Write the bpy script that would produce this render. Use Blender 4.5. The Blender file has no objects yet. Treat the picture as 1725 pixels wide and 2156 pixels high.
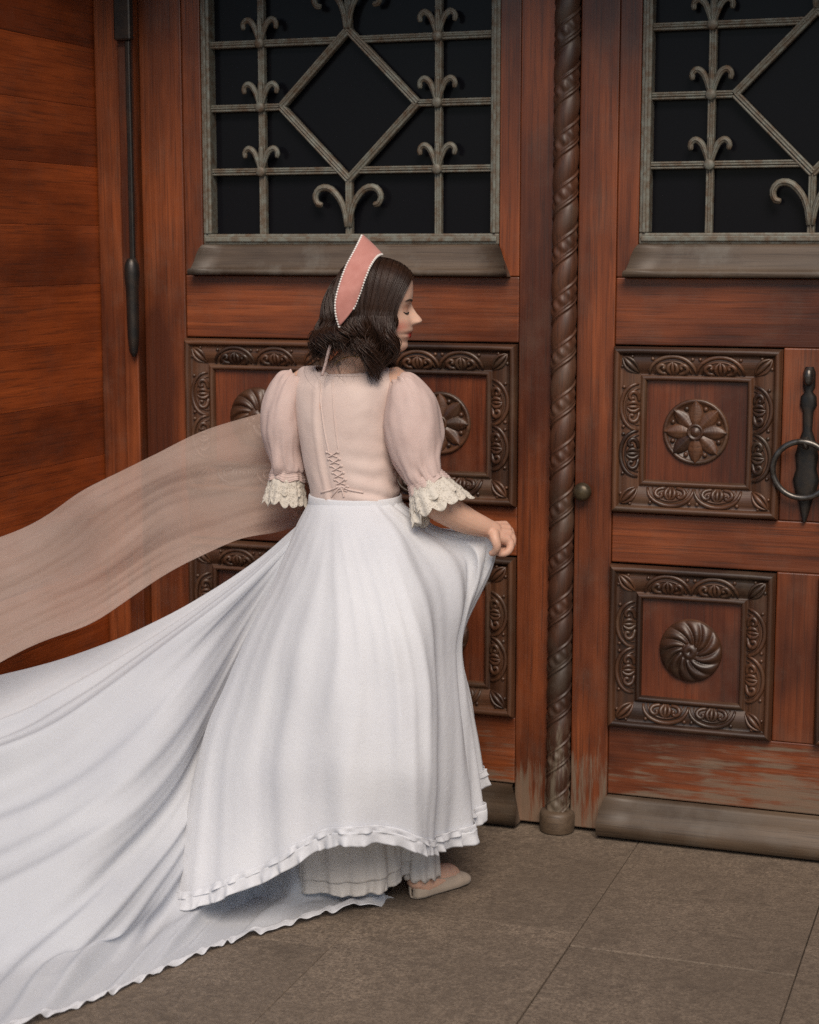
import bpy, bmesh, math, random
import numpy as np
from mathutils import Vector, Matrix
from mathutils.bvhtree import BVHTree

random.seed(7)
rng = np.random.default_rng(7)
SC = bpy.context.scene
COL = SC.collection
R = math.radians

# ------------------------------------------------------------------ camera, sky, sun, exposure
PITCH, YAW = R(8.56), R(19.5)
CAM = np.array([1.118, -4.633, 1.62])
FV = 5500 / 1.484                      # focal length in units of a 1725-wide picture
cd = bpy.data.cameras.new('camera')
co = bpy.data.objects.new('camera', cd)
COL.objects.link(co)
co.location = CAM
co.rotation_euler = (math.pi / 2 - PITCH, 0, YAW)
cd.sensor_fit = 'HORIZONTAL'
cd.sensor_width = 36
cd.lens = 36 * FV / 1725
cd.clip_end = 1000
cd.dof.use_dof = True
cd.dof.focus_distance = 4.42
cd.dof.aperture_fstop = 4.0
SC.camera = co

world = bpy.data.worlds.new('World')
SC.world = world
world.use_nodes = True
nt = world.node_tree
sky = nt.nodes.new('ShaderNodeTexSky')
sky.sky_type = 'NISHITA'
sky.sun_disc = False
SUN_AZ, SUN_EL = R(158), R(44)
sky.sun_elevation = SUN_EL
sky.sun_rotation = SUN_AZ
nt.links.new(sky.outputs[0], nt.nodes['Background'].inputs[0])
nt.nodes['Background'].inputs[1].default_value = 0.07
SC.cycles.use_denoising = False
sd = bpy.data.lights.new('sun', 'SUN')
sd.energy = 2.7
sd.angle = R(34)
sd.color = (1.0, 0.87, 0.73)
so = bpy.data.objects.new('sun', sd)
COL.objects.link(so)
sv = Vector((math.sin(SUN_AZ) * math.cos(SUN_EL), math.cos(SUN_AZ) * math.cos(SUN_EL), math.sin(SUN_EL)))
so.rotation_euler = sv.to_track_quat('Z', 'Y').to_euler()
so.location = (0, -3, 6)
SC.view_settings.view_transform = 'Standard'
SC.view_settings.look = 'None'
SC.view_settings.gamma = 1
SC.view_settings.use_curve_mapping = False
SC.view_settings.exposure = 0.28

# ------------------------------------------------------------------ picture point -> point of the place
_cy, _sy, _cp, _sp = math.cos(YAW), math.sin(YAW), math.cos(PITCH), math.sin(PITCH)
FWD = np.array([-_sy * _cp, _cy * _cp, -_sp])
RGT = np.array([_cy, _sy, 0.0])
UPV = np.cross(RGT, FWD)
def ray(x, y):
    return FWD + RGT * ((x - 862.5) / FV) - UPV * ((y - 1078) / FV)
def at(x, y, Y):
    d = ray(x, y)
    return CAM + d * ((Y - CAM[1]) / d[1])
def gnd(x, y, z=0.0):
    d = ray(x, y)
    return CAM + d * ((z - CAM[2]) / d[2])

# ------------------------------------------------------------------ helpers
def link(o, parent=None):
    COL.objects.link(o)
    if parent is not None:
        o.parent = parent
        if 'base' in parent.keys():
            o.matrix_parent_inverse = Matrix.Translation(-Vector(parent.location))
    return o
def tag(o, label=None, cat=None, group=None, kind=None):
    if label: o['label'] = label
    if cat: o['category'] = cat
    if group: o['group'] = group
    if kind: o['kind'] = kind
    return o
def thing(name, label, cat, loc, group=None):
    o = bpy.data.objects.new(name, None)
    o.empty_display_size = 0.1
    o.location = loc
    o['base'] = 1
    COL.objects.link(o)
    return tag(o, label, cat, group, 'thing')
def mesh(name, verts, faces, mat, smooth=True):
    me = bpy.data.meshes.new(name)
    me.from_pydata([tuple(v) for v in verts], [], [tuple(f) for f in faces])
    me.materials.append(mat)
    if smooth:
        me.polygons.foreach_set('use_smooth', [True] * len(me.polygons))
    me.update()
    return me
def put(name, me, parent=None, loc=None, rot=None, scale=None):
    o = bpy.data.objects.new(name, me)
    link(o, parent)
    if loc is not None: o.location = loc
    if rot is not None: o.rotation_euler = rot
    if scale is not None: o.scale = scale
    return o

class MB:
    """collects shapes into one mesh"""
    def __init__(s): s.v, s.f = [], []
    def add(s, V, F):
        n = len(s.v)
        s.v.extend([tuple(p) for p in V]); s.f.extend([tuple(i + n for i in f) for f in F])
        return s
    def grid(s, P, closed_u=False, closed_v=False):
        m, n = P.shape[:2]
        F = []
        for i in range(m if closed_u else m - 1):
            for j in range(n if closed_v else n - 1):
                a, b = i * n + j, ((i + 1) % m) * n + j
                c, d = ((i + 1) % m) * n + (j + 1) % n, i * n + (j + 1) % n
                F.append((a, b, c, d))
        return s.add(P.reshape(-1, 3), F)
    def box(s, x0, x1, y0, y1, z0, z1):
        V = [(x, y, z) for z in (z0, z1) for y in (y0, y1) for x in (x0, x1)]
        return s.add(V, [(0, 2, 3, 1), (4, 5, 7, 6), (0, 1, 5, 4), (2, 6, 7, 3), (0, 4, 6, 2), (1, 3, 7, 5)])
    def tube(s, pts, rad, n=10, cap=True, flat=None, up=None):
        pts = np.array(pts, float); m = len(pts)
        rad = np.broadcast_to(np.array(rad, float), (m,))
        T = np.gradient(pts, axis=0); T /= np.linalg.norm(T, axis=1)[:, None] + 1e-12
        ref = np.array(up if up is not None else (0.31, 0.22, 0.93), float)
        rings = []
        for i in range(m):
            a = np.cross(T[i], ref); a /= np.linalg.norm(a) + 1e-12
            b = np.cross(a, T[i])
            th = np.arange(n) * 2 * math.pi / n
            fl = 1.0 if flat is None else flat
            rings.append(pts[i] + rad[i] * (np.cos(th)[:, None] * a + fl * np.sin(th)[:, None] * b))
            ref = b
        if cap:
            rings = [np.repeat((pts[0] - T[0] * rad[0] * .35)[None], n, 0)] + [pts[0] + (rings[0] - pts[0]) * .75 - T[0] * rad[0] * .22] + rings + \
                    [pts[-1] + (rings[-1] - pts[-1]) * .75 + T[-1] * rad[-1] * .22] + [np.repeat((pts[-1] + T[-1] * rad[-1] * .35)[None], n, 0)]
        return s.grid(np.array(rings), closed_v=True)
    def ell(s, c, r, n=10, m=7, M=None):
        c = np.array(c, float)
        ph = np.linspace(-math.pi / 2, math.pi / 2, m)
        th = np.arange(n) * 2 * math.pi / n
        P = np.stack([np.cos(ph)[:, None] * np.cos(th) * r[0], np.cos(ph)[:, None] * np.sin(th) * r[1], np.sin(ph)[:, None] * np.ones(n) * r[2]], -1)
        if M is not None: P = P @ np.array(M).T
        return s.grid(P + c, closed_v=True)
    def mesh(s, name, mat, smooth=True):
        return mesh(name, s.v, s.f, mat, smooth)
    def build(s, name, mat, parent=None, smooth=True, loc=None, rot=None, bevel=0, solid=0, sub=0):
        o = put(name, s.mesh(name, mat, smooth), parent, loc, rot)
        if solid:
            md = o.modifiers.new('solid', 'SOLIDIFY'); md.thickness = solid; md.offset = 0
        if bevel:
            md = o.modifiers.new('bevel', 'BEVEL'); md.width = bevel; md.segments = 2; md.limit_method = 'ANGLE'
            if smooth: pass
        if sub:
            md = o.modifiers.new('sub', 'SUBSURF'); md.levels = sub; md.render_levels = sub
        return o

def spline(P, ts, closed=False, axis=0):
    """Catmull-Rom through P along axis, sampled at ts in 0..1"""
    P = np.moveaxis(np.array(P, float), axis, 0)
    n = len(P)
    x = np.array(ts) * (n if closed else n - 1)
    i = np.floor(x).astype(int)
    if not closed: i = np.clip(i, 0, n - 2)
    t = (x - i).reshape((-1,) + (1,) * (P.ndim - 1))
    if closed:
        g = lambda k: P[(i + k) % n]
    else:
        Q = np.concatenate([2 * P[:1] - P[1:2], P, 2 * P[-1:] - P[-2:-1]])
        g = lambda k: Q[i + k + 1]
    a, b, c, d = g(-1), g(0), g(1), g(2)
    o = b + .5 * t * (c - a + t * (2 * a - 5 * b + 4 * c - d + t * (3 * (b - c) + d - a)))
    return np.moveaxis(o, 0, axis)
def surf(C, nu, nv, closed_u=False):
    u = np.arange(nu) / nu if closed_u else np.linspace(0, 1, nu)
    S = spline(C, u, closed_u, 0)
    return spline(S, np.linspace(0, 1, nv), False, 1)
def normals(S, closed_u=False):
    if closed_u:
        du = np.roll(S, -1, 0) - np.roll(S, 1, 0)
    else:
        du = np.gradient(S, axis=0)
    dv = np.gradient(S, axis=1)
    n = np.cross(du, dv)
    return n / (np.linalg.norm(n, axis=2)[:, :, None] + 1e-12)
def vnoise(x, seed, period=None):
    """smooth 1-d value noise"""
    r = np.random.default_rng(seed).uniform(-1, 1, 512)
    x = np.asarray(x, float)
    i = np.floor(x).astype(int); t = x - i; t = t * t * (3 - 2 * t)
    p = period or 512
    return r[i % p] * (1 - t) + r[(i + 1) % p] * t
def vnoise2(x, y, seed):
    r = np.random.default_rng(seed).uniform(-1, 1, (64, 64))
    i, j = np.floor(x).astype(int), np.floor(y).astype(int)
    a, b = x - i, y - j
    a = a * a * (3 - 2 * a); b = b * b * (3 - 2 * b)
    g = lambda p, q: r[p % 64, q % 64]
    return (g(i, j) * (1 - a) + g(i + 1, j) * a) * (1 - b) + (g(i, j + 1) * (1 - a) + g(i + 1, j + 1) * a) * b
def interp(x, tab):
    tab = np.array(tab, float)
    return np.interp(x, tab[:, 0], tab[:, 1])

# ------------------------------------------------------------------ materials
class NT:
    def __init__(s, name):
        s.m = bpy.data.materials.new(name); s.m.use_nodes = True
        s.t = s.m.node_tree; s.b = s.t.nodes['Principled BSDF']
    def n(s, typ, **kw):
        nd = s.t.nodes.new('ShaderNode' + typ)
        for k, v in kw.items(): setattr(nd, k, v)
        return nd
    def l(s, a, b): s.t.links.new(a, b)
    def val(s, a, x):
        if hasattr(x, 'links'): s.l(x, a)
        else: a.default_value = x
    def coord(s, scale, rand=True, world=False):
        if world:
            src = s.n('NewGeometry').outputs['Position']
        else:
            src = s.n('TexCoord').outputs['Object']
        mp = s.n('Mapping'); mp.inputs['Scale'].default_value = scale
        if rand:
            oi = s.n('ObjectInfo'); mu = s.n('Math', operation='MULTIPLY'); mu.inputs[1].default_value = 37.0
            s.l(oi.outputs['Random'], mu.inputs[0])
            ad = s.n('VectorMath', operation='ADD'); s.l(src, ad.inputs[0]); s.l(mu.outputs[0], ad.inputs[1])
            src = ad.outputs[0]
        s.l(src, mp.inputs['Vector'])
        return mp.outputs[0]
    def noise(s, vec, scale=1.0, detail=6, rough=.6, dist=0.0):
        nd = s.n('TexNoise'); nd.inputs['Scale'].default_value = scale; nd.inputs['Detail'].default_value = detail
        nd.inputs['Roughness'].default_value = rough; nd.inputs['Distortion'].default_value = dist
        s.l(vec, nd.inputs['Vector']); return nd.outputs['Fac']
    def ramp(s, fac, stops):
        r = s.n('ValToRGB'); e = r.color_ramp.elements
        while len(e) < len(stops): e.new(.5)
        for k, (p, c) in enumerate(stops):
            e[k].position = p; e[k].color = (c, c, c, 1) if not hasattr(c, '__len__') else (*c, 1)
        s.l(fac, r.inputs[0]); return r.outputs[0]
    def mix(s, fac, a, b, mode='MIX'):
        m = s.n('Mix', data_type='RGBA', blend_type=mode)
        s.val(m.inputs[0], fac)
        for i, x in ((6, a), (7, b)):
            if hasattr(x, 'links'): s.l(x, m.inputs[i])
            else: m.inputs[i].default_value = (*x, 1)
        return m.outputs[2]
    def math(s, op, a, b=None, clamp=False):
        m = s.n('Math', operation=op, use_clamp=clamp); s.val(m.inputs[0], a)
        if b is not None: s.val(m.inputs[1], b)
        return m.outputs[0]
    def bump(s, h, strength=.3, dist=.002):
        b = s.n('Bump'); b.inputs['Strength'].default_value = strength; b.inputs['Distance'].default_value = dist
        s.l(h, b.inputs['Height']); s.l(b.outputs[0], s.b.inputs['Normal'])
    def set(s, **kw):
        for k, v in kw.items():
            i = s.b.inputs[k]
            if hasattr(v, 'links'): s.l(v, i)
            elif hasattr(v, '__len__') and len(v) == 3 and i.type == 'RGBA': i.default_value = (*v, 1)
            else: i.default_value = v
        return s

def wood(name, axis, dark, lite, grey=(.16, .13, .10), wear=0.18, rough=.42, worn_foot=False):
    m = NT(name)
    sc = [62, 62, 62]; sc[axis] = 2.2
    v = m.coord(sc)
    g1 = m.noise(v, 1.0, 8, .62, .4)
    sc2 = [210, 210, 210]; sc2[axis] = 5
    g2 = m.noise(m.coord(sc2), 1.0, 3, .6)
    sc3 = [3.2, 3.2, 3.2]; sc3[axis] = 1.1
    g3 = m.noise(m.coord(sc3), 1.0, 4, .6)
    c = m.mix(m.ramp(g1, [(.12, 0), (.72, 1)]), dark, lite)
    c = m.mix(m.ramp(g3, [(.38, .85), (.60, 0)]), c, tuple(x * .55 for x in dark))
    c = m.mix(m.math('MULTIPLY', m.ramp(g2, [(.36, 1), (.46, 0)]), .42), c, (.018, .010, .007))
    g4 = m.noise(m.coord((5, 5, 5)), 1.0, 7, .7)
    c = m.mix(m.math('MULTIPLY', m.ramp(g4, [(.5, 0), (.72, 1)]), wear), c, grey)
    if worn_foot:
        p = m.n('NewGeometry').outputs['Position']
        sx = m.n('SeparateXYZ'); m.l(p, sx.inputs[0])
        z = sx.outputs[2]
        s4 = [60, 60, 60]; s4[axis] = 5
        w = m.noise(m.coord(s4), 1.0, 8, .68)
        w2 = m.noise(m.coord((4, 4, 4)), 1.0, 3, .6)
        zz = m.math('MULTIPLY', m.math('SUBTRACT', .205, z), 2.6)
        k = m.math('ADD', m.math('ADD', zz, m.math('MULTIPLY', m.math('SUBTRACT', w, .5), 2.4)), m.math('MULTIPLY', m.math('SUBTRACT', w2, .5), 1.5))
        kk = m.math('MULTIPLY', k, 3.0, True)
        c = m.mix(m.math('MULTIPLY', kk, .68), c, (.165, .135, .098))
    m.set(**{'Base Color': c, 'Roughness': m.math('ADD', m.math('MULTIPLY', g1, .22), rough - .13),
             'Coat Weight': .12, 'Coat Roughness': .36})
    h = m.math('ADD', m.math('MULTIPLY', g1, .6), m.math('MULTIPLY', g2, .5))
    m.bump(h, .45, .0024)
    return m.m
WD, WL = (.072, .0145, .0045), (.285, .071, .0185)
M_vert = wood('oak_vertical', 2, WD, WL, worn_foot=True)
M_horz = wood('oak_horizontal', 0, WD, WL, worn_foot=True)
M_reveal = wood('oak_reveal', 1, (.19, .034, .0075), (.43, .090, .0175), wear=.1)
CD, CL = (.024, .0100, .0055), (.140, .058, .027)
M_carve = wood('carved_oak', 0, CD, CL, grey=(.115, .085, .055), wear=.4, rough=.42)
M_field = wood('panel_field_oak', 2, (.070, .014, .005), (.24, .058, .017), wear=.15)
M_sill = wood('weathered_sill_oak', 0, (.05, .030, .018), (.125, .088, .06), grey=(.17, .16, .14), wear=.6, rough=.6)
M_base = wood('plinth_oak', 0, (.06, .037, .022), (.14, .095, .06), grey=(.13, .11, .09), wear=.5, rough=.6)
M_rope = wood('rope_oak', 2, (.030, .0125, .007), (.125, .045, .020), grey=(.085, .068, .048), wear=.55, rough=.54, worn_foot=True)

def metal(name, a, b, rough, metallic, sc=30):
    m = NT(name)
    g = m.noise(m.coord((sc, sc, sc)), 1.0, 7, .68)
    m.set(**{'Base Color': m.mix(m.ramp(g, [(.38, 0), (.64, 1)]), a, b), 'Roughness': rough, 'Metallic': metallic})
    m.bump(g, .3, .0015)
    return m.m
M_grille = metal('verdigris_iron', (.19, .195, .165), (.12, .08, .05), .55, .15, 38)
M_iron = metal('black_iron', (.035, .034, .034), (.06, .048, .04), .40, .7)
M_steel = metal('worn_steel', (.16, .15, .14), (.06, .05, .042), .36, .85)
M_brass = metal('dull_brass', (.10, .075, .042), (.05, .036, .022), .38, .5)
m = NT('dark_glass'); g = m.noise(m.coord((1.4, 1.4, 1.4)), 1.0, 2)
m.set(**{'Base Color': (.006, .006, .008), 'Roughness': m.ramp(g, [(.3, .16), (.7, .26)]), 'Specular IOR Level': .12}); M_glass = m.m

m = NT('granite'); v = m.coord((1, 1, 1))
a = m.noise(v, 130, 4, .75); b = m.noise(v, 42, 6, .72); c3 = m.noise(v, 2.2, 5, .65)
col = m.mix(m.ramp(a, [(.34, 0), (.66, 1)]), (.10, .074, .054), (.345, .265, .195))
col = m.mix(m.ramp(b, [(.40, .55), (.56, 0)]), col, (.08, .058, .042))
col = m.mix(m.ramp(c3, [(.36, .6), (.62, 0)]), col, (.115, .085, .06))
oi = m.n('ObjectInfo')
col = m.mix(m.math('MULTIPLY', oi.outputs['Random'], .35), col, (.10, .075, .055))
st = m.noise(m.coord((1, 1, 1)), 7, 6, .7, .8)
col = m.mix(m.math('MULTIPLY', m.ramp(st, [(.54, 0), (.66, 1)]), .45), col, (.075, .055, .04))
m.set(**{'Base Color': col, 'Roughness': .78}); m.bump(m.math('ADD', a, m.math('MULTIPLY', b, 1.6)), .7, .004); M_granite = m.m
m = NT('paving_bed'); m.set(**{'Base Color': m.mix(m.noise(m.coord((1, 1, 1)), 6, 6), (.05, .042, .035), (.11, .095, .08)), 'Roughness': .9}); M_bed = m.m
m = NT('lime_plaster'); g = m.noise(m.coord((1, 1, 1)), 5, 8, .65)
m.set(**{'Base Color': m.mix(g, (.30, .25, .20), (.45, .39, .32)), 'Roughness': .9}); m.bump(g, .3, .006); M_plaster = m.m

def cloth(name, ca, cb, weave=900, transl=.25, alpha=None, rough=.85, bump=.15, blotch=4, lace=0, crumple=1.0):
    m = NT(name)
    v = m.coord((1, 1, 1), rand=False)
    g = m.noise(v, blotch, 4, .6); w = m.noise(v, weave, 2, .6)
    col = m.mix(m.ramp(g, [(.3, 0), (.7, 1)]), ca, cb)
    col = m.mix(m.ramp(w, [(.3, .10), (.7, 0)]), col, tuple(x * .75 for x in ca))
    m.set(**{'Base Color': col, 'Roughness': rough, 'Sheen Weight': .15, 'Specular IOR Level': .2})
    cr = m.noise(v, 38, 5, .62, .6)
    m.bump(m.math('ADD', m.math('MULTIPLY', w, .25), m.math('MULTIPLY', cr, crumple)), bump, .004)
    out = m.t.nodes['Material Output']
    last = m.b.outputs[0]
    if transl:
        tr = m.n('BsdfTranslucent'); m.l(col, tr.inputs[0])
        mx = m.n('MixShader'); mx.inputs[0].default_value = transl
        m.l(last, mx.inputs[1]); m.l(tr.outputs[0], mx.inputs[2]); last = mx.outputs[0]
    if lace:
        vo = m.n('TexVoronoi', feature='DISTANCE_TO_EDGE'); vo.inputs['Scale'].default_value = lace; m.l(v, vo.inputs['Vector'])
        big = m.noise(v, 45, 2)
        al = m.math('MAXIMUM', m.ramp(vo.outputs['Distance'], [(.10, 1), (.16, .55)]), m.ramp(big, [(.48, 0), (.56, 1)]))
        tp = m.n('BsdfTransparent'); mx = m.n('MixShader'); m.l(al, mx.inputs[0])
        m.l(tp.outputs[0], mx.inputs[1]); m.l(last, mx.inputs[2]); last = mx.outputs[0]
    if alpha:
        tp = m.n('BsdfTransparent'); mx = m.n('MixShader'); mx.inputs[0].default_value = alpha
        m.l(tp.outputs[0], mx.inputs[1]); m.l(last, mx.inputs[2]); last = mx.outputs[0]
    m.l(last, out.inputs[0])
    return m.m
M_skirt = cloth('white_cotton', (.79, .80, .84), (.85, .86, .89), 700, .32, bump=.3)
M_blur_train = cloth('white_organza', (.73, .75, .80), (.80, .82, .86), 700, .35, alpha=.80)
M_petti = cloth('cream_voile', (.74, .70, .66), (.82, .79, .76), 600, .3)
M_blouse = cloth('dusty_pink_cotton', (.68, .535, .485), (.77, .63, .575), 800, .18, blotch=9, bump=.3)
M_sleeve = cloth('dusty_pink_voile', (.74, .575, .53), (.82, .67, .625), 800, .36, blotch=9, alpha=.95, bump=.3)
M_lace = cloth('cream_lace', (.70, .635, .55), (.82, .77, .69), 260, .25, bump=.9, lace=150)
M_velvet = cloth('pink_velvet', (.44, .185, .155), (.53, .25, .215), 900, 0, blotch=30)
M_blur_gauze = cloth('sheer_rose_gauze', (.62, .46, .385), (.72, .58, .51), 500, .4, alpha=.40, blotch=5)
M_shoe = cloth('beige_satin', (.40, .32, .25), (.50, .42, .34), 700, 0, rough=.5)
m = NT('pearl'); m.set(**{'Base Color': (.72, .68, .64), 'Roughness': .25}); M_pearl = m.m
m = NT('gold_chain'); m.set(**{'Base Color': (.55, .38, .16), 'Roughness': .3, 'Metallic': .9}); M_gold = m.m
m = NT('hair'); v = m.coord((60, 60, 8), rand=False); g = m.noise(v, 1.0, 4)
m.set(**{'Base Color': m.mix(g, (.008, .005, .004), (.055, .024, .013)), 'Roughness': .40, 'Specular IOR Level': .45}); M_hair = m.m
m = NT('lash'); m.set(**{'Base Color': (.02, .013, .01), 'Roughness': .7}); M_lash = m.m
m = NT('skin'); at_ = m.n('Attribute', attribute_name='tone')
g = m.noise(m.coord((1, 1, 1), rand=False), 60, 4)
m.set(**{'Base Color': m.mix(m.ramp(g, [(.3, .12), (.7, 0)]), at_.outputs['Color'], (.42, .20, .14)), 'Roughness': .48, 'Specular IOR Level': .35,
         'Subsurface Weight': .12, 'Subsurface Radius': (.012, .005, .003)})
M_skin = m.m

# ================================================================== THE SETTING
gm = MB().box(-120, 120, -150, 90, -.6, -.030)
tag(gm.build('ground', M_bed, smooth=False), kind='structure')
pav = tag(MB().box(-6, 6, -9, .5, -.1, -.022).build('pavement', M_bed, smooth=False), kind='structure')
k = 0
slab_me = {}
for i in range(-6, 4):
    x0 = .158 + i * .524
    L = .86
    off = {0: -.80, -1: -.72, 1: -.62, -2: -1.0, -3: -.55}.get(i, -.3 - .3 * ((i * 7) % 3))
    y1 = .30
    ys = [y1, off, off - L, off - 2 * L, off - 3 * L]
    for j in range(4):
        a, b = ys[j + 1] + .0009, ys[j] - .0009
        mb = MB().box(x0 + .0010, x0 + .524 - .0010, a, b, -.021, 0)
        o = mb.build('slab', M_granite, pav, smooth=False, bevel=.0025)
        o.location.z = -.0012 * ((k * 5) % 3)
        k += 1

# ------------------------------------------------------------------ building round the doors
TOPZ = 2.68
bld = thing('building', 'plastered wall and timber porch round the carved double doors', 'building', (-1.48, -.62, 0))
mb = MB()
mb.box(-5, -1.512, -.62, .3, 0, 4.5); mb.box(1.342, 5, -.62, .3, 0, 4.5); mb.box(-1.512, 1.342, -.62, .3, TOPZ + .032, 4.5)
mb.build('wall', M_plaster, bld, smooth=False)
hb = .168
for side, x0, x1 in ((0, -1.512, -1.48), (1, 1.31, 1.342)):
    for q in range(16):
        z0 = .002 + q * hb
        z1 = min(z0 + hb - .0004, TOPZ)
        jit = random.uniform(-.0015, .0015)
        MB().box(x0 + (0 if side else jit), x1 + (0 if not side else jit), -.635, .05, z0, z1).build('plank', M_reveal, bld, smooth=False, bevel=.0012)
for q in range(5):
    MB().box(-1.479, 1.309, -.635 + q * .136, -.502 + q * .136, TOPZ + .001, TOPZ + .03).build('soffit_board', M_horz, bld, smooth=False, bevel=.003)
MB().box(-1.478, -1.352, -.028, .06, .001, TOPZ - .002).build('door_post', M_vert, bld, smooth=False, bevel=.006)
MB().box(-1.395, -1.349, -.040, -.0285, .001, TOPZ - .004).build('post_bead', M_vert, bld, smooth=False, bevel=.004)
MB().box(1.182, 1.308, -.028, .06, .001, TOPZ - .002).build('door_post', M_vert, bld, smooth=False, bevel=.006)
MB().box(-1.351, 1.181, .11, .3, 0, TOPZ).build('back_wall', M_bed, bld, smooth=False)
MB().box(-1.351, 1.181, -.025, .09, 2.57, TOPZ - .003).build('lintel', M_horz, bld, smooth=False, bevel=.005)

# ------------------------------------------------------------------ shared carving meshes
PW = .446
PROF = [(0, .0), (.001, .017), (.004, .024), (.010, .0275), (.016, .025), (.019, .018), (.022, .0135), (.030, .0155), (.042, .0165),
        (.054, .0145), (.064, .0095), (.071, .0035), (.0735, .004), (.077, .0105), (.082, .0125), (.087, .010), (.0895, .003), (.091, -.010)]
def prof_d(s):
    return np.interp(s, [p[0] for p in PROF], [p[1] for p in PROF])
# one mitred side, lying along local X at the bottom edge of the panel, depth towards -Y
P = []
for s_, d_ in PROF:
    hw = PW / 2 - s_
    xs = np.linspace(-hw, hw, 9)
    P.append(np.stack([xs, np.full(9, -d_), np.full(9, -PW / 2 + s_)], 1))
ME_mould = MB().grid(np.array(P)).mesh('moulding', M_carve)

def band(mb, pts, rad, n=6):
    """tube on the carved band; pts are (x, s) with s measured in from the panel edge"""
    pts = np.array(pts, float)
    if len(pts) < 14: pts = spline(pts, np.linspace(0, 1, 14))
    W = np.stack([pts[:, 0], -(prof_d(pts[:, 1]) + .001), -PW / 2 + pts[:, 1]], 1)
    rr = np.broadcast_to(np.array(rad, float), (len(np.atleast_1d(rad)),)) if np.ndim(rad) else rad
    if np.ndim(rad): rr = np.interp(np.linspace(0, 1, len(W)), np.linspace(0, 1, len(rad)), rad)
    mb.tube(W, rr, n)
mb = MB()
th = np.linspace(0.05, math.pi - .05, 18)
band(mb, np.stack([.062 * np.cos(th), .071 - .047 * np.sin(th)], 1), [.004, .006, .0065, .006, .004])
band(mb, np.stack([.049 * np.cos(th), .072 - .035 * np.sin(th)], 1), .0024)
for sg in (-1, 1):
    band(mb, [(sg * .016, .070), (sg * .034, .066), (sg * .040, .055), (sg * .030, .046), (sg * .021, .050), (sg * .024, .057)], [.005, .0065, .0065, .006, .005, .006])
    band(mb, [(sg * .004, .071), (sg * .012, .060), (sg * .010, .048), (sg * .002, .040)], [.005, .0068, .0055, .002])
    x, s_ = sg * .053, .031
    mb.ell((x, -prof_d(s_) - .001, -PW / 2 + s_), (.0055, .005, .0055), 8, 5)
band(mb, [(0, .072), (0, .060), (0, .048), (0, .038)], [.004, .006, .005, .002])
ME_scroll = mb.mesh('carved_scroll', M_carve)
mb = MB()
for off, r in ((0, .0075), (.014, .0048), (-.014, .0048)):
    pts = []
    for t in np.linspace(0, 1, 10):
        s_ = .026 + .044 * t
        bow = off * math.sin(math.pi * t) ** .8
        pts.append((-PW / 2 + s_ + bow * .7, -(prof_d(s_) + .0025), -PW / 2 + s_ - bow * .7))
    rr = r * np.sin(np.linspace(.12, math.pi - .12, 10)) ** .7
    mb.tube(pts, rr, 6)
for sx, sz in ((.052, .026), (.026, .052)):
    mb.ell((-PW / 2 + sx, -prof_d(.026) - .001, -PW / 2 + sz), (.005, .005, .005), 8, 5)
ME_corner = mb.mesh('corner_leaf', M_carve)
# rosette dish with rim, hub, beads
mb = MB()
def lathe(mb, prof, n=40, c=(0, 0, 0)):
    th = np.arange(n) * 2 * math.pi / n
    mb.grid(np.array([np.stack([c[0] + r * np.cos(th), np.full(n, c[1] - d), c[2] + r * np.sin(th)], 1) for r, d in prof]), closed_v=True)
lathe(mb, [(.0885, -.008), (.088, .006), (.085, .0095), (.080, .0095), (.077, .006), (.075, .003), (.030, .004), (.026, .004), (.0001, .005)])
ME_dish = mb.mesh('rosette', M_carve)
mb = MB()
lathe(mb, [(.0235, .002), (.0225, .0135), (.0195, .016), (.0165, .0155), (.0145, .011), (.012, .012), (.008, .0155), (.0001, .017)], 24)
ME_hub = mb.mesh('rosette_hub', M_carve)
P = []
for t in np.linspace(0, 1, 12):
    r = .018 + .066 * t
    w = .0235 * math.sin(math.pi * min(.98, (t * .86 + .14))) ** .75 * (1 if t < .97 else .2)
    row = []
    for q in np.linspace(-1, 1, 9):
        h = .006 + .0085 * (1 - abs(q) ** 1.5) * (1 - .35 * t) + .002 * math.exp(-(q / .16) ** 2)
        if abs(q) > .99: h = -.002
        row.append((w * q, -h, r))
    P.append(row)
ME_petal = MB().grid(np.array(P)).mesh('petal', M_carve)
ME_bead = MB().ell((0, 0, 0), (.0068, .0068, .0068), 10, 7).mesh('carved_bead', M_carve)
# whirl rosette
rr = np.concatenate([np.linspace(.0001, .022, 6), np.linspace(.024, .083, 26), [.0845, .0855, .086]])
th = np.arange(144) * 2 * math.pi / 144
P = []
for r in rr:
    t = min(1, max(0, (r - .022) / .060))
    ph = 12 * th - 9.0 * t ** .8
    dome = .020 * (1 - (r / .09) ** 2) ** .5 if r < .089 else 0
    rid = (np.abs(np.sin(ph / 2)) ** .8) * .0095 * math.sin(math.pi * min(1, t * .93 + .04)) ** .5 if r > .022 else 0 * th
    if r <= .022: dome += .006 * math.sin(math.pi * r / .022) + .001
    if r > .0835: dome, rid = (.004 if r < .0855 else -.008), 0 * th
    P.append(np.stack([r * np.cos(th), -(dome + rid), r * np.sin(th)], 1))
ME_whirl = MB().grid(np.array(P), closed_v=True).mesh('whirl_rosette', M_carve)
ME_field = MB().box(-.135, .135, .004, .012, -.135, .135).mesh('field', M_field, False)

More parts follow.
